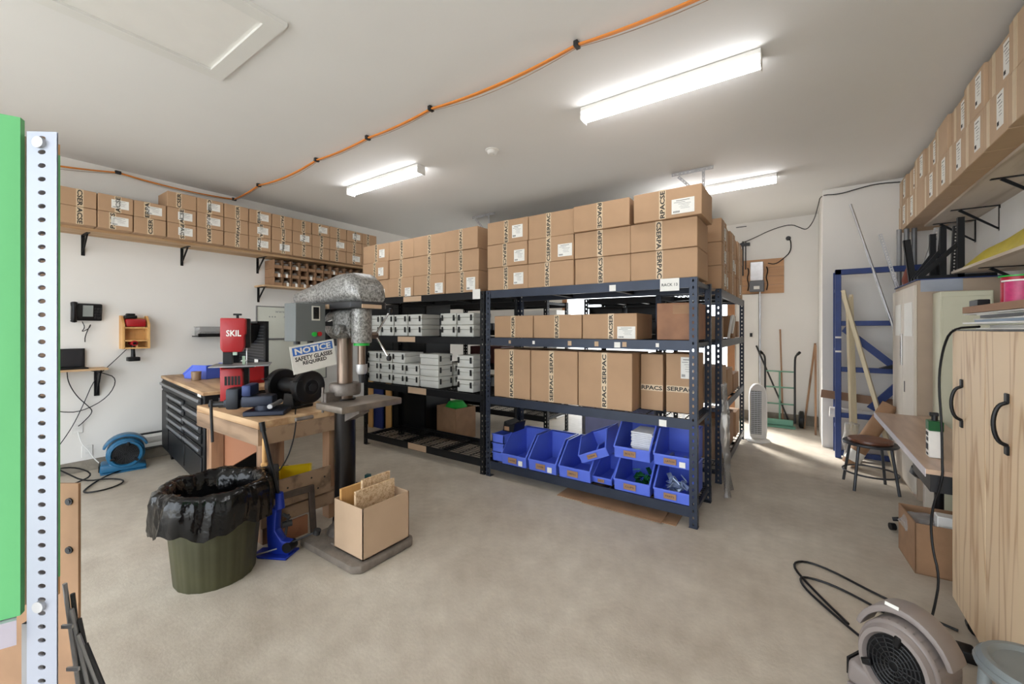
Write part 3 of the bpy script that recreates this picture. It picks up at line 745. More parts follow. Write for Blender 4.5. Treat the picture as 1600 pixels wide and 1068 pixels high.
def brush(label, loc, rz, L, bw, bl_, handle_mat, bristle_mat, thick=.04):
    t = thing('hand_brush', label, 'brush', loc, rz)
    MB().tube([(0, 0, 0), (0, 0, -L*.35), (0, 0, -L*.45)], [.012, .014, .012], 10).build('handle', handle_mat, t)
    b_ = MB().box(-.02, -.014, -L, .02, .014, -L*.42, bev=.006).build('block', handle_mat, t)
    MB().box(-.03, -thick/2, -L*1.08, bw, thick/2, -L*.47, bev=.014).build('bristles', bristle_mat, t)
m_brist = M('dark_bristles', s(52, 48, 46), .9, var=.4, scale=50, bump=.8, bscale=120, stretch=(.3, 1, 1))
brush('wooden handled hand broom with black bristles hanging on the bench front corner', (-2.91, 1.31, .74), R(60), .38, .085, .3, m_pine, m_brist)
brush('small green handled black brush hanging at the right end of the workbench', (-2.91, 1.87, .72), R(60), .32, .05, .2, m_green, m_brist, .03)

open_bin('yellow plastic bin on the lower shelf of the workbench', (-3.12, 1.62, .247), (.22, .34, .14), R(60), m_yellow, tags=0, name='yellow_bin')
t = thing('carton_lid', 'flat open cardboard tray on the lower shelf of the workbench', 'tray', (-3.5, 1.56, .247), R(8))
MB().box(-.22, -.16, 0, .22, .16, .006).box(-.22, -.16, 0, .22, -.15, .05).box(-.22, .15, 0, .22, .16, .05).box(-.22, -.16, 0, -.21, .16, .05).box(.21, -.16, 0, .22, .16, .05).build('tray_body', m_pine, t)
MB().box(-.2, -.14, .05, .15, .14, .056, T=ROT(R(-6), 'Y')).build('loose_sheet', m_card3, t)
t = thing('perforated_board', 'plywood board with small holes leaning on the lower rail of the bench', 'board', (-2.905, 1.58, .245), 0)
mb = MB(); mb.box(-.012, -.22, 0, .0, .2, .19)
mb.build('board', m_lumber, t)
for (y, z) in ((-.15, .05), (-.12, .12), (-.02, .08), (.05, .14), (.1, .05), (.15, .12)): MB().cyl((-.001, y, z), (.001, y, z), .007, n=8).build('hole', m_ink, t)
t = thing('perforated_board', 'lower reddish plank on the floor rail under the workbench', 'board', (-2.9, 1.5, .0), 0)
MB().box(-.02, -.16, 0, 0, .1, .13).build('board', m_redply, t)

# blue jack with a long black lever
t = thing('lever_press', 'blue lever jack with a long black handle standing before the workbench', 'jack', (-2.775, 1.345, 0), R(28))
MB().box(-.11, -.07, 0, .09, .07, .014, bev=.003).prism([(-.10, -.06), (-.16, -.05), (-.16, .05), (-.10, .06)], 0, .008, 'Z').build('base', m_blue2, t)
MB().prism([(-.06, .014), (.08, .014), (.085, .09), (.03, .10), (-.015, .16), (-.005, .30), (-.055, .31), (-.075, .27), (-.07, .1)], -.03, .03, 'Y', bev=.006).build('frame', m_blue2, t)
MB().cyl((0, 0, .30), (-.005, 0, .40), .03, .024).build('lever_socket', m_blue2, t)
MB().tube([(-.005, 0, .36), (-.06, -.01, .60), (-.11, -.02, .84)], .012, 10).build('lever', m_blkplastic, t)
MB().tube([(-.102, -.02, .80), (-.113, -.02, .86)], .017, 10).build('grip', m_blkplastic, t)
MB().cyl((.07, -.035, .06), (.07, .035, .06), .032, n=20).build('wheel', m_blkplastic, t)
MB().cyl((.03, -.02, .20), (.07, .02, .20), .02).cyl((.04, 0, .13), (.06, 0, .26), .008).cyl((.02, 0, .26), (.07, 0, .24), .01).build('linkage', m_dkgrey, t)
MB().tube([(.08, .0, .08), (.24, .02, .15)], .006, 8).cyl((.24, .02, .135), (.25, .02, .165), .022).build('side_lever', m_dkgrey, t)
MB().tube([(.0, -.03, .05), (-.18, -.10, .012)], .005, 8).build('rod', m_grey, t)
# steel bracket frame behind the jack
t = thing('steel_stand', 'rusty brown steel frame leaning against the workbench leg behind the jack', 'frame', (-2.855, 1.50, 0), R(82))
MB().box(-.13, -.012, 0, -.09, .012, .34, bev=.004).box(.09, -.012, .0, .13, .012, .34, bev=.004).box(-.13, -.012, .30, .13, .012, .345, bev=.004).xform(ROT(R(-8), 'X')).build('frame_bars', M('rusty_steel', s(92, 80, 72), .6, .4, var=.25, scale=15), t)
t = thing('green_clamp', 'dark green steel clamp blocks on the floor behind the drill press base', 'clamp', (-2.84, 2.06, 0), R(20))
MB().box(-.09, -.04, .0, .07, .04, .07, bev=.006).box(-.06, -.035, .1, .1, .04, .18, bev=.006).box(-.02, -.02, .07, .02, .02, .3, bev=.004).build('clamp_body', M('dark_green', s(30, 72, 72), .45, .2), t)
MB().cyl((-.16, 0, .22), (.1, 0, .22), .008).build('screw', m_dkgrey, t)
MB().box(.02, -.03, .2, .08, .03, .26, bev=.01).build('white_cap', m_white, t)

# ------------------------------------------------------------------ trash bin with black bag
t = thing('trash_bin', 'ribbed olive green trash bin lined with a black bag', 'trash bin', (-2.87, 1.02, 0))
ribs = lambda a, z: 1+.012*(1 if math.cos(a*18) > .2 else 0)
MB().lathe([(.165, 0), (.195, .0), (.20, .012), (.240, .48), (.240, .50), (.233, .50), (.19, .02), (0, .02)], 144, squash=ribs).build('bin_body', m_bin, t)
b = MB(); bm = b.bm; n = 96
prof = [(.17, .25), (.185, .38), (.200, .49), (.22, .545), (.252, .56), (.28, .545), (.292, .50), (.298, .44), (.300, .38), (.297, .345)]
rings = []
for j, (r, z) in enumerate(prof):
    ring = []
    for k in range(n):
        a = 2*math.pi*k/n
        wr = math.sin(a*23+j*.7)*.006+math.sin(a*41+j*1.9)*.004+math.sin(a*7+j*.4)*.010
        fall = j/len(prof)
        rr = r+wr*(1 if j > 2 else .6)+(.030*max(0, math.cos(a-R(200)))**3*(fall))
        zz = z+(math.sin(a*5+1)*.018+math.sin(a*13)*.01)*(1 if j >= 7 else .25)-(.06*max(0, math.cos(a-R(215)))**4 if j >= 7 else 0)
        ring.append(bm.verts.new((rr*math.cos(a), rr*math.sin(a), zz)))
    rings.append(ring)
for j in range(len(rings)-1):
    for k in range(n): bm.faces.new((rings[j][k], rings[j][(k+1)%n], rings[j+1][(k+1)%n], rings[j+1][k]))
c0 = bm.verts.new((0, 0, .2))
for k in range(n): bm.faces.new((rings[0][(k+1)%n], rings[0][k], c0))
b.build('bin_liner', m_bag, t, ang=80)

# ================================================================== DRILL PRESS
t = thing('drill_press', 'large old grey drill press on a heavy iron base in the middle of the shop', 'drill press', (-2.63, 1.72, 0))
def dp(mb, name, mat, ang=40): return mb.build(name, mat, t, ang=ang)
dp(MB().prism([(-.14, -.25), (.44, -.25), (.49, -.21), (.49, .18), (.45, .22), (-.14, .22)], 0, .05, 'Z', bev=.012), 'base', m_basemet)
dp(MB().box(.1, -.17, .05, .42, .16, .062), 'base_pad', m_basemet)
dp(MB().lathe([(.12, .05), (.11, .08), (.085, .10), (.082, .14)], 28), 'column_foot', m_iron)
dp(MB().cyl((0, 0, .06), (0, 0, .98), .07, n=32), 'lower_column', M('dark_column', s(40, 37, 36), .28, .7, var=.25, scale=6, stretch=(1, 1, .3)))
dp(MB().cyl((0, 0, .98), (0, 0, 1.45), .052, n=32), 'upper_column', m_steelcol)
dp(MB().lathe([(.053, 1.0), (.10, 1.005), (.105, 1.02), (.105, 1.075), (.098, 1.085), (.053, 1.085)], 32), 'table_collar', m_iron)
dp(MB().box(-.03, -.16, .96, .03, -.05, 1.03).cyl((-.01, -.16, .9), (-.01, -.16, 1.07), .008), 'collar_clamp', m_iron)
dp(MB().prism([(.0, .93), (.22, .93), (.22, .90), (.0, .80)], -.04, .04, 'Y'), 'table_arm', m_iron)
dp(MB().box(-.03, -.20, .925, .27, .28, .97, bev=.008), 'work_table', M('table_iron', s(128, 118, 108), .4, .5, var=.25, scale=12))
dp(MB().cyl((.06, -.27, .9), (.06, -.38, .9), .012), 'lock_handle', m_iron)
# head casting along +X
def rsec(y0, y1, z0, z1, x, r, b):
    out = []
    for (cy, cz, a0) in ((y1-r, z1-r, 0), (y0+r, z1-r, 90), (y0+r, z0+r, 180), (y1-r, z0+r, 270)):
        for k in range(4): a = R(a0+k*30); out.append(b.verts.new((x, cy+r*math.cos(a), cz+r*math.sin(a))))
    return out
def loft(secs):
    m = MB(); b = m.bm; rg = [rsec(*q[:5], q[5], b) for q in secs]
    for i in range(len(rg)-1):
        n = len(rg[i])
        for k in range(n): b.faces.new((rg[i][k], rg[i][(k+1)%n], rg[i+1][(k+1)%n], rg[i+1][k]))
    b.faces.new(rg[0][::-1]); b.faces.new(rg[-1]); bmesh.ops.recalc_face_normals(b, faces=b.faces[:]); return m
dp(loft([(-.09, .09, 1.42, 1.58, -.10, .04), (-.10, .10, 1.395, 1.60, -.05, .05), (-.10, .10, 1.40, 1.60, .06, .05), (-.07, .07, 1.42, 1.60, .12, .04), (-.07, .07, 1.39, 1.60, .16, .04)]), 'head_casting', m_hammer, 60)
dp(MB().lathe([(0, 1.37), (.062, 1.37), (.066, 1.38), (.066, 1.60), (0, 1.60)], 28, (.19, 0, 0)), 'spindle_housing', m_hammer)
dp(MB().lathe([(.0, 1.352), (.052, 1.352), (.052, 1.372), (0, 1.372)], 28, (.19, 0, 0)), 'green_ring', m_green)
dp(MB().cyl((.19, 0, 1.22), (.19, 0, 1.355), .026, n=20), 'quill', m_steelcol)
dp(MB().lathe([(0, 1.16), (.03, 1.16), (.038, 1.18), (.038, 1.225), (0, 1.225)], 20, (.19, 0, 0)), 'chuck', m_galv)
dp(MB().cyl((.19, 0, 1.10), (.19, 0, 1.16), .016, .022), 'chuck_nose', m_dkgrey)
dp(MB().cyl((.10, -.10, 1.46), (.10, -.125, 1.46), .035, n=20).cyl((.10, -.12, 1.46), (.10, -.135, 1.46), .015), 'side_boss', m_hammer)
hub = dp(MB().cyl((.19, .05, 1.42), (.19, .12, 1.42), .025, n=18), 'feed_hub', m_steelcol)
for (dx, dz) in ((.10, .16), (.09, -.15), (-.16, -.02)):
    f = MB().tube([(.19, .11, 1.42), (.19+dx, .15, 1.42+dz)], .007, 8).build('feed_lever', m_chrome, hub)
    MB().lathe([(0, -.02), (.014, -.016), (.018, 0), (.014, .016), (0, .02)], 12, (.19+dx*1.06, .152, 1.42+dz*1.06)).build('knob', m_blkplastic, f)
dp(MB().tube([(.0, -.08, 1.53), (-.02, -.15, 1.50), (-.04, -.19, 1.485)], [.012, .008, .006], 8), 'shift_lever', m_chrome)
dp(MB().cyl((-.26, 0, 1.34), (-.26, 0, 1.60), .085, n=26).box(-.2, -.03, 1.42, -.08, .03, 1.5), 'motor', m_dkgrey)
# pulley cover
def sec(x, hw, z0, z1): return (-hw, hw, z0, z1, x, min(.06, (z1-z0)/2.2))
dp(loft([(-.10, .10, 1.64, 1.71, -.50, .03), (-.125, .125, 1.635, 1.745, -.46, .05), (-.13, .13, 1.635, 1.79, -.2, .06), (-.135, .135, 1.635, 1.84, .08, .07), (-.13, .13, 1.635, 1.84, .20, .07), (-.115, .115, 1.635, 1.79, .28, .06), (-.10, .10, 1.64, 1.73, .31, .04)]), 'pulley_cover', m_hammer, 60)
dp(MB().prism([(-.49, -.10), (-.45, -.135), (.27, -.14), (.32, -.09), (.32, .09), (.27, .14), (-.45, .135), (-.49, .10)], 1.60, 1.645, 'Z', bev=.006), 'cover_pan', m_dkgrey)
dp(MB().box(.317, -.09, 1.60, .325, .06, 1.625), 'masking_strip', m_card3)
dp(MB().box(-.06, -.145, 1.60, .03, -.137, 1.63), 'masking_strip', m_card3)

t = thing('switch_box', 'grey electrical switch box with red and green buttons on the drill press', 'switch box', (-2.63, 1.455, 1.385))
MB().box(-.11, -.10, 0, .03, .10, .245, bev=.003).build('enclosure', m_gray_pl, t)
MB().box(-.02, .10, .1, .01, .19, .13).build('mounting_arm', m_dkgrey, t)
MB().box(.03, .005, .135, .034, .06, .23).build('name_plate', M('cream_plate', s(210, 206, 196), .5), t)
MB().box(.034, .014, .145, .038, .051, .222).cyl((.034, .032, .2), (.042, .032, .2), .012).build('rotary_switch', m_blkplastic, t)
MB().cyl((.03, .02, .045), (.042, .02, .045), .015).build('green_button', m_green, t)
MB().cyl((.03, .055, .047), (.042, .055, .047), .015).build('red_button', m_red, t)
for y in (-.06, .03): MB().cyl((-.03, y, -.02), (-.03, y, 0), .02).build('cable_gland', m_dkgrey, t)
t = thing('notice_sign', 'tilted white and blue notice sign about safety glasses on the drill press', 'sign', (-2.585, 1.455, 1.375), rot=(R(9), 0, 0)); t.scale = (1, .9, .88)
W_ = .33
MB().box(-.001, -.165, -.2, .001, .165, 0).build('sign_panel', m_paper, t)
MB().box(.001, -.15, -.07, .0018, .15, -.012).build('blue_band', m_signblue, t)
link('lettering', text_mesh('NOTICE', .045, m_paper, .035, 1.0, .27), t, (.0025, 0, -.041), (0, 0, R(90)))
link('lettering', text_mesh('SAFETY GLASSES', .032, m_ink, .03, 1.0, .28), t, (.0020, 0, -.098), (0, 0, R(90)))
link('lettering', text_mesh('REQUIRED', .032, m_ink, .03, 1.0, .18), t, (.0020, 0, -.135), (0, 0, R(90)))

# open carton with offcuts on the drill press base
def open_carton(label, loc, size, rz, mat, flaps=True, name='open_box', group=None, th=.006):
    w, d, h = size; t = thing(name, label, 'box', loc, rz, group)
    mb = MB(); mb.box(-w/2, -d/2, 0, w/2, d/2, th).box(-w/2, -d/2, 0, w/2, -d/2+th, h).box(-w/2, d/2-th, 0, w/2, d/2, h).box(-w/2, -d/2, 0, -w/2+th, d/2, h).box(w/2-th, -d/2, 0, w/2, d/2, h)
    mb.build('carton_body', mat, t)
    return t
CBX, CBY = -2.31, 1.71
open_carton('open cardboard box of wood offcuts on the drill press base', (CBX, CBY, .065), (.30, .36, .31), R(0), m_card3, th=.005)
def offcut(label, dx, dy, w, th, h, tilt, mat, rz=0, z0=.075):
    o = MB().box(-w/2, -th/2, 0, w/2, th/2, h).build('wood_offcut', mat, None, (CBX+dx, CBY+dy, z0), (R(tilt), 0, rz)); tag(o, label, 'wood offcut', 'offcuts in the open box')
offcut('chipboard offcut with the widest face sticking out of the open box', .03, 0, .30, .018, .37, 0, m_osb, R(90))
offcut('second chipboard offcut behind the widest one in the open box', -.03, .05, .22, .018, .405, 0, m_osb, R(90))
offcut('pine board offcut at the back left of the open box', -.11, -.02, .28, .02, .36, 0, m_pine, R(90))

# ================================================================== RACKS
PH, RD = 1.846, .61
_pm = {}
def post_mesh(sx, sy, mat):
    key = (sx, sy, mat.name)
    if key not in _pm:
        mb = MB(); angle_iron(mb, PH, .055, .0513, .007, .012, .002, 8)
        mb.box(-.003, -.003, -0, .058, .058, .004)
        if sx < 0: mb.xform(Matrix.Scale(-1, 4, (1, 0, 0)))
        if sy < 0: mb.xform(Matrix.Scale(-1, 4, (0, 1, 0)))
        me = mb.mesh('post', mat); _pm[key] = me
    return _pm[key]
def deck_mesh(L, D):
    key = ('deck', L, D)
    if key not in _pm:
        mb = MB()
        for k in range(int(D/.05)): mb.box(0, .03+k*.05, -.006, L, .035+k*.05, -.001)
        for k in range(int(L/.15)+1): mb.box(.02+k*.15, .0, -.012, .026+k*.15, D, -.006)
        for x in (L*.33, L*.66): mb.box(x-.018, 0, -.045, x+.018, D, -.012)
        _pm[key] = mb.mesh('wire_deck', m_black)
    return _pm[key]
LEV = (.15, .795, 1.378, 1.846)
def rack(label, loc, rz, levels=LEV, L=1.965, mat=m_rack, group='heavy steel shelving racks', D=RD):
    t = thing('shelving_rack', label, 'shelving rack', loc, rz, group)
    for x, sx in ((0, 1), (L, -1)):
        for y, sy in ((0, 1), (D, -1)): link('post', post_mesh(sx, sy, mat), t, (x, y, 0))
    for z in levels:
        for y0, y1 in ((.004, .03), (D-.03, D-.004)):
            key = ('beam', L, mat.name)
            if key not in _pm:
                m = MB(); m.prism([(0, -.075), (.026, -.075), (.026, -.02), (.012, -.02), (.012, 0), (0, 0)], .055, L-.055, 'X'); _pm[key] = m.mesh('beam', mat)
            o = link('beam', _pm[key], t, (0, y0, z))
            if y0 > .1: o.rotation_euler = (0, 0, math.pi); o.location = (L, D-.004, z)
        link('wire_deck', deck_mesh(round(L-.06, 3), round(D-.05, 3)), t, (.03, .025, z-.014))
        for x in (.012, L-.042): MB().box(x, .06, z-.05, x+.03, D-.06, z-.02).build('end_rail', mat, t)
    return t
RX0, RY0 = -2.575, 3.247
rk1 = rack('black steel rack on the right of the pair, holding cartons and blue bins', (RX0, RY0, 0), 0)
rk2 = rack('black steel rack left of the pair, holding grey plastic cases', (RX0-1.985, RY0, 0), 0, mat=m_black)
rk3 = rack('black steel rack turned sideways behind the right end of the front pair', (-.6, 4.33, 0), R(90), mat=m_rack, levels=(.13, .72, 1.36, 1.846))
rack('black steel rack standing behind the left bay, its shelves seen through gaps', (-4.70, 4.75, 0), 0, levels=(.3, .95, 1.45, 1.846), mat=m_black)
# paper tags and tape scraps on the beams
for (p, x, z, w, h, mm, nme) in ((rk1, 1.77, 1.80, .14, .095, m_paper, 'paper_tag'), (rk1, 1.32, 1.80, .055, .05, m_paper, 'paper_tag'), (rk1, 1.72, .745, .055, .05, m_paper, 'paper_tag'),
        (rk1, 1.36, 1.335, .05, .045, m_paper, 'paper_tag'), (rk1, .29, 1.34, .025, .03, m_card3, 'tape_scrap'), (rk1, .56, 1.34, .025, .03, m_paper, 'tape_scrap'), (rk1, .93, 1.34, .035, .04, m_card3, 'tape_scrap'), (rk1, 1.18, 1.34, .035, .04, m_card3, 'tape_scrap'), (rk1, 1.42, 1.34, .035, .04, m_card3, 'tape_scrap'), (rk1, 1.68, 1.34, .025, .03, m_paper, 'tape_scrap'),
        (rk2, 1.86, 1.82, .10, .1, m_paper, 'paper_tag'), (rk2, .9, 1.81, .3, .06, m_card3, 'card_tag'), (rk2, .8, 1.345, .3, .06, m_card3, 'card_tag'), (rk2, .98, .76, .3, .07, m_card3, 'card_tag'), (rk2, .98, .115, .3, .07, m_card3, 'card_tag')):
    o = link(nme, plate_mesh(nme, w, h, mm), p, (x, .003, z))
link('tag_print', text_mesh('RACK 13', .022, m_ink, .01), rk1.children[-1] if False else rk1, (1.77, .0008, 1.80))

# cartons on top of the racks
def top_stack(edges, z0, hh, y0, depth, rows, where, side='', grp='cartons on top of the racks'):
    for r in range(rows):
        for c in range(len(edges)-1):
            x0, x1 = edges[c], edges[c+1]
            wd = x1-x0-.006
            st = stickers.get((where, r, c))
            jy = random.uniform(-.008, .012); jx = 0
            if where == 'right rack' and r == 2 and c == 3: jy = -.03; jx = .035
            if where == 'right rack' and r == 2 and c == 2: jy = -.02
            carton('large taped carton, %s from the left, %s layer on top of the %s' % (NUM[c], rowname[r], where),
                   ((x0+x1)/2+jx, y0+depth/2+jy, z0+hh*r+.001), (wd, depth, hh-.003), random.uniform(-.012, .012), 'v', tapes.get((where, c), 0)+random.uniform(-.012, .012), st, group=grp, h_letter=.036)
stickers = {('right rack', 0, 0): (.13, .10, .11, .11), ('right rack', 1, 0): (.15, .09, .12, .11), ('right rack', 2, 0): (.12, .1, .12, .12), ('right rack', 1, 1): (.15, .09, .14, .11), ('right rack', 2, 3): (.12, .08, .16, .11),
            ('left rack', 0, 0): (.13, .06, .10, .1), ('left rack', 0, 1): (.13, .05, .10, .10), ('left rack', 0, 2): (.16, .07, .12, .11), ('left rack', 0, 3): (.13, .09, .12, .13), ('left rack', 1, 0): (.12, .1, .1, .1), ('left rack', 2, 0): (.12, .1, .1, .1)}
tapes = {('right rack', 0): -.02, ('right rack', 1): -.02, ('right rack', 2): -.01, ('right rack', 3): -.02, ('left rack', 0): .0, ('left rack', 1): 0, ('left rack', 2): 0, ('left rack', 3): 0}
top_stack([-2.565, -2.083, -1.607, -1.11, -.605], 1.846, .225, 3.26, .40, 3, 'right rack')
top_stack([-4.61, -4.104, -3.661, -3.163, -2.69], 1.846, .225, 3.27, .40, 3, 'left rack')
# second rows behind, partly visible above and beside
for r in range(3):
    for k in range(6):
        y = 4.50+.32*k
        carton('brown carton, %s from the front, %s layer on top of the sideways rack' % (NUM[k], rowname[r]), (-.6-.2-.02*(k % 2), y, 1.847+.225*r), (.312, .40, .222), R(90)+random.uniform(-.03, .03), 'v', .0, (.06, .1, .1, .12) if random.random() < .5 else None, group='cartons on top of the sideways rack')
for r in range(3):
    carton('brown carton, %s layer of the short stack between the front and sideways racks' % rowname[r], (-.86, 3.98, 1.847+.225*r), (.30, .30, .222), R(90)+random.uniform(-.03, .03), 'v', 0, None, group='cartons behind the right rack end')
o = Bx('plywood_sheet', m_plyX, (-1.2, 3.70, 1.838, -.65, 4.38, 1.8455)); tag(o, 'thin plywood sheet bridging the front and sideways racks', 'board')

# shelf two cartons
for i, (x0, x1) in enumerate(((-2.50, -2.045), (-2.04, -1.547), (-1.542, -1.065))):
    carton('low brown carton, %s from the left on the second shelf of the right rack' % NUM[i], ((x0+x1)/2, RY0+.04+.21, 1.38), (x1-x0-.004, .42, .212), 0, 'v', 0 if i < 2 else .02, (.15, .055, .15, .1) if i == 2 else None, group='cartons on the second rack shelf', h_letter=.034)
t = carton('old water stained carton with silver tape on the second shelf of the right rack', (-.775, RY0+.27, 1.38), (.28, .42, .285), 0, None, mat=M('stained_cardboard', s(146, 102, 72), .6, var=.18, scale=8))
Bx('clear_tape_strip', m_card2, (-.02, -.2112, .2, .12, -.2102, .27), t)
# shelf three tall cartons
for i, (x0, x1) in enumerate(((-2.50, -2.073), (-2.068, -1.584), (-1.579, -1.10))):
    carton('tall brown carton, %s from the left on the third shelf of the right rack' % NUM[i], ((x0+x1)/2, RY0+.035+.22, .797), (x1-x0-.004, .44, .47), 0, 'v', (0, -.02, 0)[i], None, group='tall cartons on the third rack shelf', flip=True, h_letter=.036)
for i, (x0, x1, z, lab) in enumerate(((-1.09, -.905, .46, 'tall narrow carton beside the widest tall ones on the third shelf'), (-.885, -.665, .47, 'tall carton with white label and crosswise tape at the right post'))):
    carton(lab, ((x0+x1)/2, RY0+.2+.19, .797), (x1-x0-.004, .36, z), 0, 'h', .4, (.05, .36, .09, .17) if i else None, h_letter=.034)

# blue hopper bins on the bottom shelf
tx3 = ['LATCH', 'HINGE', 'COVER', 'SMALL', 'LARGE', 'SCREW', 'CLIPS', 'BOLTS', 'PARTS']
ZB = .152
def bbin(label, x, y, z, rz=0, rot=None, size=(.30, .42, .24), tags=1, i=0): return open_bin(label, (x, y, z), size, rz, m_blue, rot, 'blue hopper bins on the bottom rack shelf', tx3[i], tags=tags)
YB = RY0+.03+.21
bbin('empty blue bin with brown and white tags, second from the left post', -2.245, YB, ZB, size=(.285, .44, .28), tags=2, i=1)
bbin('empty blue bin with brown and white tags, third from the left post', -1.93, YB, ZB, size=(.29, .44, .28), tags=2, i=2)
bbin('empty blue bin standing just left of the tipped one', -1.605, YB, ZB, size=(.30, .44, .28), i=3)
bbin('blue bin lying under the tipped bin with a small brown tag', -1.37, YB+.03, ZB, size=(.17, .40, .15), i=4)
bbin('tipped blue bin resting slanted on its neighbours', -1.42, YB, .355, rot=(0, R(-24), R(0)), size=(.27, .40, .2), i=5)
bbin('lower blue bin holding shiny green bags', -1.10, YB, ZB, size=(.29, .44, .255), i=6)
bbin('upper blue bin holding a stack of white sleeves', -1.10, YB, ZB+.265, size=(.29, .44, .255), i=7)
bbin('lower blue bin with clear small parts at the right post', -.79, YB, ZB, size=(.27, .44, .24), i=8)
bbin('upper blue bin with steel tools at the right post', -.79, YB, ZB+.265, size=(.27, .44, .24), tags=2, i=0)
for k in range(3):
    t = thing('storage_bin', 'blue flat stacking bin, %s of the stack seen end on at the left post' % ('lowest', 'middle one', 'topmost')[k], 'bin', (-2.455, YB, ZB+.09*k), 0, 'stacked blue flat bins')
    MB().box(-.07, -.2, 0, .07, .2, .006).box(-.07, -.2, 0, .07, -.19, .086).box(-.07, .19, 0, .07, .2, .086).box(-.07, -.2, 0, -.062, .2, .086).box(.062, -.2, 0, .07, .2, .086).build('bin_body', m_blue, t)
    MB().box(-.075, -.206, .078, .075, -.19, .088).build('rim', m_blue, t)
t = thing('open_parcel', 'black and tan loose bag of parts on the stacked blue bins', 'bag', (-2.44, YB+.03, ZB+.272))
MB().prism([(-.05, 0), (.08, 0), (.10, .09), (.02, .07), (-.03, .10)], -.1, .1, 'Y').build('bag_body', m_blkplastic, t)
MB().box(-.03, -.103, .01, .03, -.1, .05).build('card_tag', m_card2, t)
# bin contents
for k in range(14):
    o = Bx('paper_sleeve', M('sleeve_white', s(214, 216, 224), .5) if k == 0 else bpy.data.materials['sleeve_white'], (-.085, -.13, 0, .085, .1, .014), None, .002, (-1.045+random.uniform(-.006, .006), YB-.02, ZB+.265+.005+.0148*k), (0, 0, random.uniform(-.04, .04)))
    tag(o, 'white flat sleeve, %s from the bottom of the pile in the upper blue bin' % NUM[k], 'sleeve', 'white sleeves in the blue bin')
for j, (nm_, mt_, x, z, lab, n_) in enumerate((('shiny_bags', M('shiny_green_film', s(40, 110, 70), .15, .5, var=.6, scale=25), -1.06, ZB+.005, 'shiny green foil bags heaped in a blue bin', 8), ('clear_parts', M('clear_parts', s(150, 165, 190), .15, .2, var=.4, scale=30), -.79, ZB+.005, 'clear plastic parts heaped in a blue bin', 10))):
    mb = MB()
    for k in range(n_*3):
        a = random.uniform(0, 6.28); mb.box(-.03, -.02, -.003, .03, .02, .003, T=Matrix.Translation((random.uniform(-.07, .07), random.uniform(-.14, .02), .02+random.uniform(0, .11))) @ Euler((random.uniform(-1, 1), random.uniform(-1, 1), a)).to_matrix().to_4x4())
    o = mb.build(nm_, mt_, None, (x, YB, z)); tag(o, lab, 'parts'); o['kind'] = 'stuff'
t = thing('steel_bracket', 'grey steel bracket tool lying in the upper right blue bin', 'tool', (-.77, YB-.06, ZB+.265+.006))
MB().box(-.08, -.1, 0, .08, -.08, .025).box(-.08, -.1, .0, -.06, .08, .04).box(.02, -.1, 0, .04, .06, .03).build('bracket_body', m_grey, t)

# grey plastic cases in the left rack
def case_proto():
    w, d, h = .235, .30, .125
    t = thing('equipment_case', 'x', 'case'); 
    MB().box(-w/2+.006, -d/2+.006, 0, w/2-.006, d/2-.006, h*.62, bev=.008).build('case_base', m_case, t)
    MB().box(-w/2, -d/2, h*.62, w/2, d/2, h, bev=.006).build('lid', m_case, t)
    for sx in (-1, 1):
        MB().box(sx*w*.36-.012, -d/2-.008, h*.35, sx*w*.36+.012, -d/2, h*.85, bev=.002).build('latch', m_blkplastic, t)
    return t
cp = case_proto(); first = [True]
def case(label, x, y, z, rz=0):
    o = cp if first[0] else copy_tree(cp)
    first[0] = False
    o.location = (x, y, z); o.rotation_euler = (0, 0, rz); tag(o, label, 'case', 'grey equipment cases')
lay = ['bottom', 'middle', 'top']
for r in range(3):
    for k in range(4 if r < 2 else 3):
        case('grey case, %s from the left, %s row of the front group, third shelf' % (NUM[k], lay[r]), -4.44+.24*k, RY0+.20, .80+.128*r)
    for k in range(2):
        if r < 2 or k == 0: case('grey case, %s layer, %s one of the sideways pair beside the front group' % (lay[r], ('near', 'far')[k]), -3.44+(.0 if k == 0 else .0), RY0+.17+.26*k, .80+.128*r, R(90))
for r in range(3): case('light grey case, %s of the column at the middle post on the third shelf' % ('lowest', 'middle', 'topmost')[r], -2.9, RY0+.20, .80+.13*r)
for r in range(2):
    for k in range(4): case('light grey case, %s from the left in the %s row on the second shelf' % (NUM[k], ('lower', 'upper')[r]), -4.42+.25*k, RY0+.20, 1.382+.128*r)
    for k in range(2): case('grey case, %s one in the %s row beside the middle post, second shelf' % (('left', 'right')[k], ('lower', 'upper')[r]), -3.14+.245*k, RY0+.20, 1.382+.128*r)
o = Bx('maroon_panel', m_dirtred, (-3.52, 3.68, 1.384, -3.2, 3.72, 1.64)); tag(o, 'dark maroon panel behind the cases on the second shelf', 'panel')
# flattened cartons on the floor under the racks
for (x0, x1, y0, z, lab, rz) in ((-1.75, -.75, 3.21, .0, 'flattened cardboard sheet on the floor under the right rack', R(0)), (-1.5, -.85, 3.185, .005, 'second flattened cardboard sheet lying on the first under the rack', R(-1))):
    o = Bx('flat_cardboard', m_card2, (x0, y0, z+.0005, x1, y0+.5, z+.005)); tag(o, lab, 'cardboard sheet')
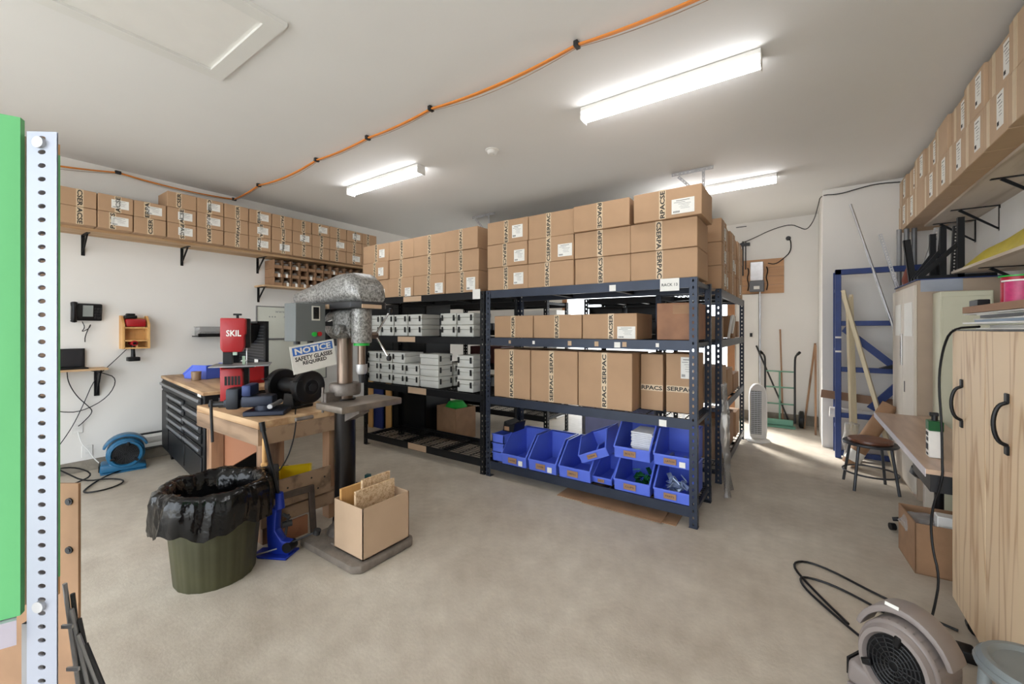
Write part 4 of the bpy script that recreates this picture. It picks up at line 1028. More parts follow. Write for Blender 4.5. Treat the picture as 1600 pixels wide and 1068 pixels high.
# things behind the racks
t = open_carton('open brown carton of paper and a green bag behind the left rack bay', (-3.85, 4.2, .0), (.42, .34, .42), R(-10), m_card2)
o = MB().lathe([(0, .14), (.1, .12), (.15, .05), (.13, 0), (0, -.02)], 18, (-3.85, 4.2, .36)).build('green_bag', m_green); tag(o, 'bright green rounded bag on top of the open carton behind the rack', 'bag')
o = Bx('roller_box', m_blkplastic, (-4.4, 4.85, .305, -3.75, 5.2, .75), bev=.01); tag(o, 'black box on the lower shelf of the rear rack', 'box')
rack('short black steel rack of dark crates behind the right bay', (-2.25, 4.85, 0), 0, levels=(.8, 1.40, 1.846), L=1.0, mat=m_black)
for k in range(2):
    for r in range(2):
        t = thing('dark_crate', 'black plastic crate, %s %s one on the short rack behind the right bay' % (('lower', 'upper')[r], ('left', 'right')[k]), 'crate', (-2.0+.5*k, 5.15, 1.402+.175*r), 0, 'dark crates')
        MB().box(-.22, -.22, 0, .22, .22, .165, bev=.008).build('crate_body', m_blkplastic, t); MB().box(-.23, -.23, .145, .23, .23, .17, bev=.004).build('rim', m_blkplastic, t)
t = thing('dark_cabinet', 'tall black storage cabinet behind the left end of the left rack', 'cabinet', (-4.83, 4.18, 0))
MB().box(-.67, -.24, 0, .67, .24, 1.82, bev=.006).build('cabinet_body', m_blkplastic, t)
for a_ in (-.66, .005): MB().box(a_, -.255, .06, a_+.655, -.24, 1.78, bev=.003).build('door', m_black, t)
for i, (x, z, w, h, mm) in enumerate(((-3.0, .952, .5, .2, m_white), (-3.9, .952, .6, .25, m_dirtred), (-4.1, 1.452, .7, .1, m_dkgrey), (-3.1, 1.452, .7, .08, m_grey), (-3.1, 1.54, .6, .06, m_white))):
    o = Bx('stored_panel_box', mm, (x-w/2, 4.9, z, x+w/2, 5.25, z+h), bev=.005); tag(o, ('white', 'dark maroon', 'dark grey', 'flat grey', 'thin white')[i]+' box stored on the rear rack, '+('low right', 'low left', 'high left', 'high right', 'topmost right')[i], 'box')
t = thing('machine_cabinet', 'white cabinet with a black knob seen through the gap behind the rack', 'cabinet', (-3.55, 6.2, 0))
MB().box(-.3, -.25, 0, .3, .25, 1.78, bev=.006).build('cabinet_body', m_white, t)
MB().cyl((.0, -.25, 1.62), (.0, -.30, 1.62), .04).build('knob', m_blkplastic, t)
t = thing('curtain_panel', 'plain pale blue panel hanging under the right rack far behind the bins', 'panel', (-1.75, 4.72, 0))
MB().box(-.45, -.01, .1, .45, .01, .62).build('sheet', M('pale_blue_sheet', s(170, 174, 214), .6), t)
MB().box(-.46, -.02, 0, -.42, .02, .7).box(.42, -.02, 0, .46, .02, .7).box(-.46, -.02, .66, .46, .02, .70).build('frame', m_grey, t)

# vertical boards and blue panel left of the racks
for i, (x, y, w, h, mm, rz, lab) in enumerate(((-4.98, 3.30, .07, 1.28, m_pine, 0, 'tall pine board standing left of the rack, nearest the drill press'), (-5.25, 3.86, .10, .95, m_pine, 0, 'shorter pine board standing behind the left rack post'), (-4.9, 3.91, .12, 1.0, m_pine, 0, 'wide pine board standing behind the left rack bay'))):
    t = thing('pine_board', lab, 'board', (x, y, 0)); MB().box(-w/2, -.01, 0, w/2, .01, h).build('board', mm, t)
    if i == 0: MB().cyl((0, -.012, h-.06), (0, -.01, h-.06), .012).build('hole', m_ink, t)
t = thing('blue_board', 'dark blue panel standing behind the left rack post', 'panel', (-5.15, 3.90, 0)); MB().box(-.14, -.01, 0, .14, .01, .62).build('sheet', M('navy_sheet', s(24, 48, 120), .5), t)

# ------------------------------------------------------------------ side rack contents (seen from its right face, x=-.6)
for k, (y, z, w, h, mm, lab) in enumerate(((4.62, 1.362, .26, .22, m_card3, 'pale carton at the near end of the second shelf of the sideways rack'), (5.6, 1.362, .3, .26, m_card2, 'dark carton with a white hose on the second shelf of the sideways rack'), (6.0, 1.362, .2, .2, m_card2, 'small dark carton at the far end of the second shelf, sideways rack'),
        (4.75, .722, .4, .36, m_card3, 'tall carton at the near end of the third shelf of the sideways rack'), (5.25, .722, .4, .3, m_card, 'brown carton in the middle of the third shelf of the sideways rack'), (5.8, .722, .5, .2, m_card2, 'low dark carton on the third shelf of the sideways rack'),
        )):
    carton(lab, (-.6-.24, y, z), (w, .40, h), R(90), None, mat=mm)
open_carton('open carton at the near end of the bottom shelf of the sideways rack', (-.82, 4.85, .132), (.4, .36, .34), R(88), m_card3)
open_carton('open brown carton further along the bottom shelf of the sideways rack', (-.83, 5.4, .132), (.42, .36, .36), R(90), m_card2)
carton('low carton with an orange side at the far end of the bottom shelf, sideways rack', (-.82, 5.95, .132), (.35, .36, .3), R(90), None, mat=m_card)
o = MB().lathe([(0, .14), (.04, .13), (.055, .06), (.05, 0), (0, 0)], 16, (-.70, 6.185, .132)).build('green_bag', m_green); tag(o, 'bright green bag at the far end of the bottom shelf of the sideways rack', 'bag')
t = thing('hose_clamp', 'white looped hose on the second shelf of the sideways rack', 'hose', (-.6, 5.3, 1.365))
MB().tube([(-.05, -.1, .0), (-.02, -.12, .2), (-.02, 0, .26), (-.02, .12, .22), (-.04, .1, .05)], .015, 10, smooth=2).build('hose', m_white, t)
o = MB(); bm_ = o.bm
g = [[bm_.verts.new((-.545+.02*math.sin(j*1.7+i)+.05*(1-i/8)*(1 if j % 2 else .4), 3.93+.05*j, .02+.12*i)) for j in range(7)] for i in range(9)]
for i in range(8):
    for j in range(6): bm_.faces.new((g[i][j], g[i][j+1], g[i+1][j+1], g[i+1][j]))
o = o.build('plastic_wrap', m_clear, ang=80); tag(o, 'clear plastic wrap hanging beside the right rack post', 'plastic wrap')
md = o.modifiers.new('thickness', 'SOLIDIFY'); md.thickness = .002

# ================================================================== BACK RIGHT CORNER
t = thing('tower_fan', 'white tower fan standing by the far end of the sideways rack', 'fan', (-.44, 6.28, 0), R(8))
MB().lathe([(0, 0), (.14, 0), (.145, .012), (.12, .03), (.05, .045), (0, .045)], 28).build('base', m_white, t)
b = MB()
b.prism([(-.09, .04), (.09, .04), (.1, .15), (.1, .60), (.08, .70), (.0, .75), (-.05, .74), (-.09, .68), (-.1, .60), (-.1, .15)], -.06, .08, 'Y', bev=.02); b.build('housing', m_white, t, ang=50)
b = MB(); b.box(-.085, -.066, .10, .035, -.06, .66)
b.build('grille_recess', M('grille_grey', s(120, 120, 118), .5), t)
b = MB()
for k in range(22): b.box(-.085, -.071, .11+.025*k, .035, -.065, .12+.025*k)
for k in range(4): b.box(-.08+.033*k, -.073, .10, -.076+.033*k, -.066, .66)
b.build('grille', m_galv, t)

t = thing('hand_truck', 'green two wheeled hand truck parked against the back wall', 'hand truck', (-.24, 7.44, 0))
for sx in (-1, 1):
    MB().tube([(sx*.19, 0, .06), (sx*.19, .03, .5), (sx*.19, .06, .98), (sx*.2, .05, 1.06), (sx*.235, -.01, 1.10)], .014, 10, smooth=1).build('side_rail', m_dkgrey if sx < 3 else m_greensteel, t)
    MB().tube([(sx*.225, .0, 1.09), (sx*.25, -.04, 1.12)], .02, 10).build('grip', m_blkplastic, t)
    wz = MB().lathe([(0, -.03), (.05, -.03), (.06, -.022), (.10, -.035), (.125, -.02), (.125, .02), (.10, .035), (0, .03)], 24, (sx*.27, .02, .126), 'X').build('wheel', m_blkplastic, t)
    MB().cyl((sx*.27+.032*sx, .02, .126), (sx*.27+.04*sx, .02, .126), .03).build('hub', m_grey, wz)
for z in (.33, .58, .82): MB().tube([(-.19, .02+.04*z, z), (.19, .02+.04*z, z)], .011, 8).build('crossbar', m_greensteel, t)
MB().tube([(0, .02, .08), (0, .055, .82)], .012, 8).build('centre_bar', m_greensteel, t)
MB().box(-.2, -.17, .005, .2, .02, .015).build('toe_plate', m_greensteel, t)
MB().box(-.17, -.01, .02, .17, .02, .1).build('lower_bar', m_greensteel, t)
for lab, p0, p1, r_, mm in (('weathered wooden pole leaning upright against the back wall behind the hand truck', (-.20, 7.60, .0), (-.24, 7.66, 1.46), .011, m_lumberZ), ('grey pole leaning diagonally across the hand truck', (-.10, 7.56, .0), (-.56, 7.64, 1.2), .012, m_dkgrey), ('thin wooden lath leaning into the alcove corner right of the hand truck', (.06, 7.45, .0), (.20, 7.66, 1.25), .014, m_lumberZ)):
    o = MB().tube([Vector(p0)-Vector(p0), Vector(p1)-Vector(p0)], r_, 10).build('wooden_pole', mm, None, p0); tag(o, lab, 'pole')
o = MB().box(-.012, -.03, 0, .012, .03, 1.24).build('wooden_lath', m_lumberZ, None, (.19, 7.1, 0), (R(-3), 0, 0)); tag(o, 'upright grey wooden board in the alcove beside the partition', 'board')
t = thing('door_opener_panel', 'plank backboard with a silver and grey electrical unit on the back wall', 'electrical panel', (-.49, BY-.001, 2.03))
mb = MB()
for k in range(4): mb.box(-.3, -.02, .137*k, .3, 0, .137*k+.133)
mb.build('plank_board', M('cedar_planks', s(190, 146, 108), .6, var=.12, scale=5, stretch=(.3, 1, 4)), t)
MB().box(-.16, -.12, .03, .04, -.02, .20, bev=.006).build('lower_housing', M('unit_grey', s(96, 98, 102), .4, .2), t)
MB().box(-.15, -.11, .20, .03, -.02, .50, bev=.006).build('upper_housing', m_galv, t)
link('label_plate', plate_mesh('label_plate', .08, .05, m_paper), t, (-.06, -.121, .09))
for sx in (-.19, .07):
    MB().tube([(sx, -.04, .42), (sx+.02, -.06, .35), (sx-.01, -.05, .25), (sx+.02, -.05, .15), (sx, -.04, .05)], .008, 8, smooth=2).build('wiring', m_blkplastic, t)
MB().cyl((-.26, -.03, .3), (-.26, -.03, .86), .012).cyl((-.22, -.03, .4), (-.22, -.03, .86), .008).box(-.32, -.05, .78, -.16, -.02, .83).build('conduit', m_dkgrey, t)
o = MB().tube([(-.40, 7.64, 2.50), (-.3, 7.62, 2.47), (-.2, 7.64, 2.55), (-.1, 7.64, 2.65), (-.10, 7.66, 2.82), (-.13, 7.68, 2.86)], .008, 8, smooth=2).build('power_cord', m_blkplastic); adopt(o, t)
t = thing('wall_outlet', 'small dark round outlet high on the back wall', 'outlet', (-.135, BY, 2.87)); MB().lathe([(0, -.02), (.03, -.02), (.035, 0), (0, 0)], 16, axis='Y').build('cover_plate', m_dkgrey, t)
t = thing('wall_switch', 'small dark push button switch on the back wall beside the door', 'switch', (-.63, BY-.04, 1.32)); MB().box(-.03, -.02, 0, .03, 0, .1, bev=.003).build('cover_plate', m_white, t); MB().box(-.018, -.028, .02, .018, -.02, .08).build('button', m_dkgrey, t)
o = MB().tube([(-.78, 7.66, 2.86), (-.6, 7.66, 2.92), (-.35, 7.66, 3.03), (-.1, 7.66, 3.08), (.02, 7.66, 3.0), (.1, 7.62, 2.95), (.18, 7.3, 3.02), (.21, 6.8, 3.1), (.22, 6.40, 3.13), (.4, 6.39, 3.10), (.6, 6.39, 3.14), (.75, 6.39, 3.16), (.95, 6.39, 3.14)], .006, 6, smooth=2).build('ceiling_cable', m_dkgrey); tag(o, 'thin grey cable looping along the back wall and partition near the ceiling', 'cable')
o = Bx('small_vent_slot', m_dkgrey, (-.85, 7.69, 3.13, -.70, 7.70, 3.14)); tag(o, 'short dark slot bar high on the back wall beside the stacked boxes', 'bar')

# blue rack against the partition
t = thing('blue_steel_frame', 'blue steel ladder rack leaning against the partition wall', 'rack frame', (.34, 6.0, 0))
def bbx(name, d): return Bx(name, m_bluerack, d, t, .003)
bbx('upright', (0, -.03, 0, .055, .03, 2.14)); bbx('upright', (0, .29, 0, .05, .33, 2.14)); bbx('upright', (.80, -.03, 0, .855, .03, 2.14))
bbx('top_rail', (0, -.03, 2.08, .86, .03, 2.14))
for z in (1.50, .98, .46, .03): bbx('crossbar', (.055, -.02, z, .80, .02, z+.055))
for z in (.3, 1.2, 1.9): bbx('side_rail', (.01, .03, z, .04, .29, z+.04))
MB().prism([(.06, 1.44), (.10, 1.50), (.78, .84), (.74, .78)], .0, .03, 'Y').build('diagonal_brace', m_bluerack, t)
MB().prism([(.28, .60), (.34, .56), (.80, 1.14), (.74, 1.18)], .0, .03, 'Y').build('diagonal_brace', m_bluerack, t)
for (z, x) in ((1.2, .03), (1.36, .03)): MB().box(.0, -.034, z, .056, -.030, z+.02).build('tape_mark', m_paper, t)
o = MB().prism([(0, 0), (.25, 0), (.2, .07), (.12, .05)], -.05, .05, 'Y').build('black_tool', m_blkplastic, None, (.72, 6.0, 1.036)); tag(o, 'black hand tool lying on the middle bar of the blue rack', 'tool')
o = MB().box(-.45, -.03, 0, .4, .0, .09).build('brown_plank', m_rug, None, (.66, 6.12, .62), (0, R(5), 0)); tag(o, 'brown plank lying across inside the blue rack', 'plank')
o = MB().cyl((0, 0, 0), (.75, .0, -.03), .06, n=20).build('white_roll', m_white, None, (.30, 6.22, .48)); tag(o, 'white paper roll lying across the lower blue rack', 'roll')
o = MB().box(0, 0, 0, .012, .3, .42).build('plastic_sheet', M('blue_sheet', s(150, 172, 214), .5), None, (.9, 5.95, .5)); tag(o, 'pale blue sheet behind the bottom of the blue rack', 'sheet')
m_trimw = M('cream_trim_wrapped', s(222, 208, 176), .5, var=.1, scale=8, stretch=(3, 3, .2))
for lab, p0, p1, w_ in (('bundle of cream trim mouldings standing upright in the blue rack', (.50, 5.90, .02), (.46, 5.95, 1.85), .035), ('bundle of cream trim mouldings leaning to the right in the blue rack', (.82, 5.78, .02), (.40, 5.90, 1.90), .03)):
    v = Vector(p1)-Vector(p0); mb = MB()
    for q in range(4): mb.box(-w_+q*w_*.5, -.02+.008*(q % 2), 0, -w_+q*w_*.5+w_*.45, .018, v.length-.03*q)
    mb.xform(v.to_track_quat('Z', 'Y').to_matrix().to_4x4()); o = mb.build('trim_bundle', m_trimw, None, p0); tag(o, lab, 'trim bundle')
o = MB().lathe([(.0, 0), (.07, .01), (.065, .1), (.075, .2), (.06, .3), (.065, .4), (.0, .42)], 14, squash=lambda a, z: 1+.15*math.sin(3*a+20*z)).build('plastic_wrap', m_clear, None, (.47, 5.83, .03)); tag(o, 'crumpled clear plastic wrap at the foot of the blue rack', 'plastic wrap')
o = MB().tube([(0, 0, 0), (.42, .36, 2.0-.0)], .014, 10).build('steel_pipe', m_galv, None, (.92, 5.70, 1.05)) if False else MB().tube([(0, 0, 0), (-.725, .10, 2.86)], .013, 10).build('steel_pipe', m_galv, None, (1.2, 5.865, 0)); tag(o, 'long thin steel pipe leaning up the partition wall', 'pipe')
mb = MB(); angle_iron(mb, 2.55, .03, .03, .005, .007); mb.xform(Matrix.Rotation(R(-13.3), 4, 'Y')); o = mb.build('perforated_strip', m_galv, None, (1.29, 5.905, 0)); tag(o, 'perforated steel strip leaning beside the long pipe', 'strip')
t = thing('cardboard_tube', 'brown cardboard tube leaning in the blue rack behind the round stool', 'tube', (.44, 5.66, .03), rot=(R(-4), R(27), 0))
MB().lathe([(.055, 0), (.07, 0), (.07, .74), (.055, .74), (.055, 0)], 24).build('tube_body', m_card2, t)
MB().lathe([(.0715, .05), (.0715, .16)], 24).build('paper_band', m_paper, t)

# ================================================================== RIGHT WALL SHELVES
def rbracket(p, y, z, depth, drop):
    mb = MB(); mb.box(-.006, y-.015, z-drop, 0, y+.015, z).box(-depth, y-.015, z-.006, 0, y+.015, z)
    mb.prism([(0, z-drop*.92), (-.012, z-drop*.95), (-depth*.85, z-.014), (-depth*.78, z-.004)], y-.006, y+.006, 'Y')
    return mb.build('bracket', m_black, p)
t = thing('wall_shelf', 'high plywood shelf on the right wall carrying cartons against the ceiling', 'shelf', (RX, 4.0, 2.56))
MB().box(-.345, -2.6, -.02, 0, 2.05, 0).build('board', m_plyGrey, t)
for y in (-2.2, -1.3, -.45, .4, 1.35, 1.95): rbracket(t, y, -.02, .30, .22)
for r in range(2):
    for k in range(12):
        y = 6.22-.375*k
        carton('pale brown carton, %s from the far end, %s row of the high right shelf' % (NUM[k], ('lower', 'upper')[r]), (.93+.19+(.0 if r == 0 else .004)+.02*(k % 2)*(r == 1), y, 2.561+.283*r), (.368, .36, .279), R(-90)+random.uniform(-.012, .012), 'v', -.10, (.09, .15, .1, .2) if random.random() < .85 else None, mat=m_card3, group='cartons on the high right shelf', texted=False)
t = thing('wall_shelf', 'lower plywood shelf on the right wall with a yellow bag', 'shelf', (RX, 3.6, 1.945))
MB().box(-.38, -2.2, -.02, 0, 1.35, 0).build('board', m_plyGrey, t)
for y in (-1.6, -.7, .1, .95): rbracket(t, y, -.02, .32, .2)
b = MB(); bm_ = b.bm; nx, ny = 8, 26; g = []
for i in range(ny):
    f = i/(ny-1); y = 4.68-f*1.75; hgt = .06+.20*min(1, f*1.8)*(.75+.25*math.sin(f*9))
    row_ = []
    for j in range(nx):
        q = j/(nx-1); xx = 1.055+.27*q
        row_.append(bm_.verts.new((xx, y, 1.947+hgt*math.sin(math.pi*q)**.6*(1+.15*math.sin(7*q+9*f)) )))
    g.append(row_)
for i in range(ny-1):
    for j in range(nx-1): bm_.faces.new((g[i][j], g[i+1][j], g[i+1][j+1], g[i][j+1]))
for L_ in (g[0], g[-1]): bm_.faces.new(L_) if L_ is g[0] else bm_.faces.new(L_[::-1])
bm_.faces.new([g[i][0] for i in range(ny)][::-1]+[g[i][-1] for i in range(ny)]) if False else None
bmesh.ops.recalc_face_normals(bm_, faces=bm_.faces[:])
o = b.build('yellow_bag', m_bagyellow, ang=80); tag(o, 'crumpled yellow plastic bag lying on the lower right wall shelf', 'bag')

# metal storage cabinets
t = thing('metal_cabinet', 'tall cream metal cabinet with papers taped on its doors', 'cabinet', (.82, 5.33, 0))
MB().box(.01, -.46, 0, .50, .50, 1.88, bev=.004).build('cabinet_body', m_tan, t)
for k, (a, c) in enumerate(((-.46, .015), (.02, .50))):
    d = MB().box(-.012, a, .05, .01, c, 1.84, bev=.004).build('door', m_cream, t)
    if k == 0: MB().box(-.03, -.01, 1.12, -.012, .01, 1.42, bev=.004).build('handle', m_chrome, d)
for (a, c) in ((-.40, -.08), (.08, .34)): MB().box(-.0145, a, 1.40, -.0125, c, 1.70).build('taped_paper', m_paper, t)
MB().box(-.014, -.1, .88, -.011, -.07, .98).build('lock_plate', m_blkplastic, t)
MB().box(.03, -.462, 1.78, .28, -.4605, 1.882).build('duct_tape', M('duct_tape', s(160, 166, 178), .35, .2, var=.08), t)
MB().box(0, -.47, 1.88, .51, .51, 1.888).build('top_rim', m_bluerack, t)
t = thing('metal_cabinet', 'pale green metal cabinet standing in front of the tan one', 'cabinet', (1.06, 4.72, 0))
MB().box(-.142, -.10, 0, .145, .12, 1.76, bev=.005).build('cabinet_body', m_creamgreen, t)
MB().box(-.13, -.106, .05, .135, -.10, 1.72, bev=.002).build('door', m_creamgreen, t)

# black brackets and profiles stored on top of the cream cabinet
ZC = 1.889
def lprof(lab, x, y, h, tilt, mat, w=.03, perf=False, lean=0):
    t = thing('steel_profile', lab, 'steel profile', (x, y, ZC), rot=(R(lean), R(tilt), 0))
    if perf: mb = MB(); angle_iron(mb, h, w, .03, .006, .008)
    else: mb = MB().box(0, 0, 0, w, .006, h).box(0, 0, 0, .006, w, h)
    mb.build('profile', mat, t)
def lbr(lab, x, y, w, h, mat=m_black):
    t = thing('shelf_bracket', lab, 'bracket', (x, y, ZC))
    MB().box(0, -.02, 0, w, .02, .03).box(w-.22, -.02, 0, w-.18, .02, h).prism([(.0, .03), (.05, .03), (w-.2, h*.55), (w-.2, h*.65)], -.012, .012, 'Y').build('bracket_body', mat, t)
lbr('black steel bracket lying nearest on top of the cream cabinet', .84, 4.93, .46, .5)
lbr('black steel bracket lying behind the nearest one on the cabinet', .84, 5.05, .38, .46)
lbr('black steel bracket at the back of the row on the cabinet', .84, 5.17, .34, .42)
lprof('tall dark profile standing at the left of the cabinet top', .86, 5.35, .42, -6, m_blkplastic, .05)
lprof('white tube profile leaning on the cabinet top', .92, 5.45, .5, 14, m_white, .02)
lprof('perforated light profile standing on the cabinet top', 1.0, 5.4, .52, 4, m_galv, .035, True)
lprof('perforated dark profile standing on the cabinet top', 1.12, 5.3, .5, 2, m_dkgrey, .035, True)
lprof('second tall dark profile standing on the cabinet top', 1.05, 5.55, .46, 0, m_black, .05)
o = MB().lathe([(0, 0), (.05, .01), (.06, .06), (.04, .14), (.02, .2), (0, .22)], 14).build('brown_pouch', M('rust_leather', s(120, 56, 40), .6), None, (.90, 5.6, ZC)); tag(o, 'rust brown pouch standing on the cream cabinet', 'pouch')
for k in range(3):
    o = MB().cyl((0, 0, 0), (0, 0, 2.55), .022, n=14).build('conduit_pipe', M('pipe_grey%d' % k, s(150-20*k, 150-20*k, 152-20*k), .4, .4), None, (.90+.06*k, 6.12, 0.0)); tag(o, 'tall grey conduit pipe, %s of three behind the cream cabinet' % ('leftmost', 'middle', 'rightmost')[k], 'pipe', 'grey conduit pipes')
o = Bx('white_sheet', m_white, (1.415, 3.0, 2.0, 1.428, 5.3, 2.5)); o.name = 'white_sheet'; tag(o, 'white plastic sheet covering the right wall between the shelves', 'sheet')

# plywood cabinet with two doors, facing -X
t = thing('plywood_cabinet', 'plywood cabinet with two doors and black handles at the right', 'cabinet', (.63, 2.3, 0))
MB().box(.02, -.85, .12, .76, .65, 1.44, bev=.002).build('cabinet_body', m_plyZ, t)
for (a, c, hy) in ((.21, .65, .495), (-.25, .205, -.02), (-.85, -.255, -.4)):
    d = MB().box(0, a, .13, .019, c, 1.455, bev=.002).build('door', m_plyZ, t)
    h = MB().tube([(-.002, hy, 1.035), (-.028, hy, 1.05), (-.04, hy, 1.115), (-.028, hy, 1.18), (-.002, hy, 1.195)], .007, 8, smooth=2)
    for zz in (1.02, 1.21): h.box(-.008, hy-.014, zz-.018, 0, hy+.014, zz+.018, bev=.002)
    h.build('handle', m_blkplastic, d)
for (x, y) in ((.08, .58), (.7, .58), (.08, -.78), (.7, -.78)): MB().cyl((x, y-.018, .05), (x, y+.018, .05), .05, n=16).box(x-.03, y-.025, .04, x+.03, y+.025, .12).build('caster', m_blkplastic, t)
MB().box(.0, -.85, 1.456, .77, .66, 1.462).build('top_sheet', m_blkplastic, t)
zz = 1.463
for k in range(9):
    th = (.006, .012, .004, .008, .01, .006, .012, .006, .005)[k]
    mm = (m_paper, m_white, m_creamgreen, m_paper, M('blue_grey_folder', s(120, 140, 160), .5) if k == 4 else m_paper, m_paper, m_blkplastic, m_paper, m_white)[k]
    x0 = .64+random.uniform(-.02, .05); y0 = 1.6; y1 = 3.02-random.uniform(0, .25)
    o = Bx('paper_folder', mm, (-.3, -.6, 0, .3, .6, th), None, 0, (.98+random.uniform(-.03, .02), y1-.62, zz), (0, 0, random.uniform(-.05, .05))); zz += th+.0008
    tag(o, '%s sheet from the bottom of the paper pile on the plywood cabinet' % NUM[k], 'paper', 'papers on the plywood cabinet')
ZP = zz+.001
o = Bx('flat_box', m_rug, (.66, 1.6, ZP, 1.3, 2.93, ZP+.03)); tag(o, 'flat brown carton on top of the paper pile', 'box')
ZQ = ZP+.031
t = thing('wire_spool', 'large spool of red wire on the flat carton', 'spool', (.78, 2.73, ZQ), rot=None)
MB().lathe([(0, 0), (.055, 0), (.055, .006), (0, .006)], 28).build('flange', m_blkplastic, t); MB().cyl((0, 0, .006), (0, 0, .12), .048, n=28).build('winding', m_spool, t); MB().lathe([(0, .12), (.055, .12), (.055, .126), (0, .126)], 28).build('flange', m_green, t)
t = thing('wire_spool', 'smaller spool of pink wire beside the red one', 'spool', (.75, 2.60, ZQ))
MB().cyl((0, 0, 0), (0, 0, .006), .05, n=24).build('flange', m_paper, t); MB().cyl((0, 0, .006), (0, 0, .09), .043, n=24).build('winding', M('pink_wire', s(190, 60, 110), .4, var=.2, scale=40), t); MB().cyl((0, 0, .09), (0, 0, .096), .05, n=24).build('flange', m_paper, t)
o = Bx('black_bar', m_blkplastic, (.68, 2.80, ZQ, .72, 2.92, ZQ+.03), bev=.003); tag(o, 'black tool bar with white end on the flat carton left of the spools', 'tool')
o = MB().tube([(.68, 2.78, 1.475), (.62, 2.92, 1.468), (.60, 2.975, 1.36), (.59, 3.0, 1.2), (.60, 2.99, .98), (.60, 2.98, .8), (.60, 2.97, .70), (.56, 2.99, .52), (.56, 2.97, .35), (.58, 2.92, .22), (.54, 2.82, .1), (.50, 2.74, .012), (.46, 2.68, .012)], .0055, 8, smooth=2).build('extension_cord', m_blkplastic); tag(o, 'thick black cord hanging down beside the plywood cabinet', 'cord')

# desk
t = thing('desk', 'plywood desk top with dark edge between the cabinets', 'desk', (.54, 3.9, 0))
MB().prism([(0, -.92), (.37, -.92), (.37, .86), (0, .86)], .715, .74, 'Z').build('desk_top', m_desk, t)
MB().box(-.003, -.92, .70, .0, .86, .741).build('edge_band', M('pale_edge', s(206, 200, 208), .4), t)
for y in (-.85, .8): MB().box(.30, y-.03, 0, .36, y+.03, .715).build('leg', m_cream, t)
MB().box(.02, -.9, .62, .36, -.5, .71).build('drawer_box', m_dkgrey, t)
o = Bx('pine_box', m_pine, (.70, 2.98, .742, .94, 3.15, 1.02), bev=.003); tag(o, 'orange pine box on the desk behind the plywood cabinet', 'box')
t = thing('spray_can', 'white spray can with green band standing on the desk', 'can', (.63, 3.28, .742))
MB().box(-.03, -.035, 0, .03, .035, .15, bev=.004).build('can_body', m_paper, t)
MB().box(-.031, -.036, .15, .031, .036, .205, bev=.004).build('green_band', M('deep_green', s(16, 90, 44), .4), t)
MB().cyl((0, 0, .205), (0, 0, .235), .014).box(-.022, -.01, .23, .016, .01, .25, bev=.003).build('nozzle', m_dkgrey, t)
mb = MB()
for k, (z, h) in enumerate(((.12, .02), (.09, .02), (.04, .035), (.012, .012))): mb.box(-.0312, -.025, z, -.0302, .025-.01*(k % 2), z+h)
mb.build('can_print', m_ink, t)

# round stool with wooden seat
def stool(label, loc, hs, rs, seatmat, metal, rz=0, wood=True, legr=.012):
    t = thing('stool', label, 'stool', loc, rz)
    MB().lathe([(0, hs-.02), (rs, hs-.02), (rs+.004, hs-.01), (rs, hs), (0, hs)], 36).build('seat_pan', metal, t)
    if wood: MB().lathe([(0, hs+.001), (rs*.78, hs+.001), (rs*.82, hs+.012), (rs*.8, hs+.03), (rs*.7, hs+.034), (0, hs+.028)], 36).build('seat', seatmat, t)
    else: MB().lathe([(0, hs+.002), (rs*.72, hs+.002), (rs*.80, hs+.012), (rs*.9, hs+.012), (rs*.98, hs+.0), (rs, hs-.02)], 40).build('seat', seatmat, t)
    for k in range(4):
        a = R(45+90*k); MB().tube([(rs*.82*math.cos(a), rs*.82*math.sin(a), hs-.02), (rs*1.12*math.cos(a), rs*1.12*math.sin(a), 0)], legr, 10).build('leg', metal, t)
    rr = rs*1.0; MB().tube([(rr*math.cos(2*math.pi*k/32), rr*math.sin(2*math.pi*k/32), hs*.35) for k in range(32)], .008, 8, True).build('foot_ring', metal, t)
    return t
stool('round steel stool with dark wooden seat beside the desk', (.54, 5.02, 0), .42, .2, m_floorboard, M('stool_metal', s(74, 76, 80), .4, .5, var=.15), R(10))
stool('grey metal stool cut off at the lower right corner', (.50, 1.60, 0), .60, .115, m_stoolgrey, m_stoolgrey, R(20), False, .014)

# office chair base bits under desk
t = thing('office_chair', 'black office chair base showing under the desk corner', 'chair', (.80, 4.05, 0), R(20))
MB().cyl((0, 0, .08), (0, 0, .42), .025).build('gas_lift', m_blkplastic, t)
MB().lathe([(0, .42), (.13, .42), (.15, .44), (.14, .48), (0, .485)], 28).build('seat', m_blkplastic, t)
MB().cyl((.0, .1, .46), (.0, .12, .66), .13, n=24).build('backrest', m_blkplastic, t) if False else None
for k in range(5):
    a = R(72*k+15); l = MB().tube([(0, 0, .12), (.12*math.cos(a), .12*math.sin(a), .11), (.24*math.cos(a), .24*math.sin(a), .08)], [.022, .018, .014], 8).build('leg', m_blkplastic, t)
    MB().cyl((.24*math.cos(a)-.015, .24*math.sin(a), .026), (.24*math.cos(a)+.015, .24*math.sin(a), .026), .025).build('caster', m_blkplastic, l)
# carton under the desk
open_carton('open dented carton with plastic wrap on the floor beside the plywood cabinet', (.78, 3.60, 0), (.44, .34, .30), R(4), m_card2)
o = MB().lathe([(0, 0), (.08, .01), (.1, .06), (.07, .11), (0, .12)], 16, squash=lambda a, z: 1+.2*math.sin(4*a+30*z)).build('plastic_wrap', m_clear, None, (.64, 3.60, .18)); tag(o, 'crumpled clear wrap inside the open dented carton', 'plastic wrap')
o = Bx('white_binder', m_white, (.68, 3.48, .01, .84, 3.56, .345), bev=.004); tag(o, 'white box standing in the open dented carton', 'box')

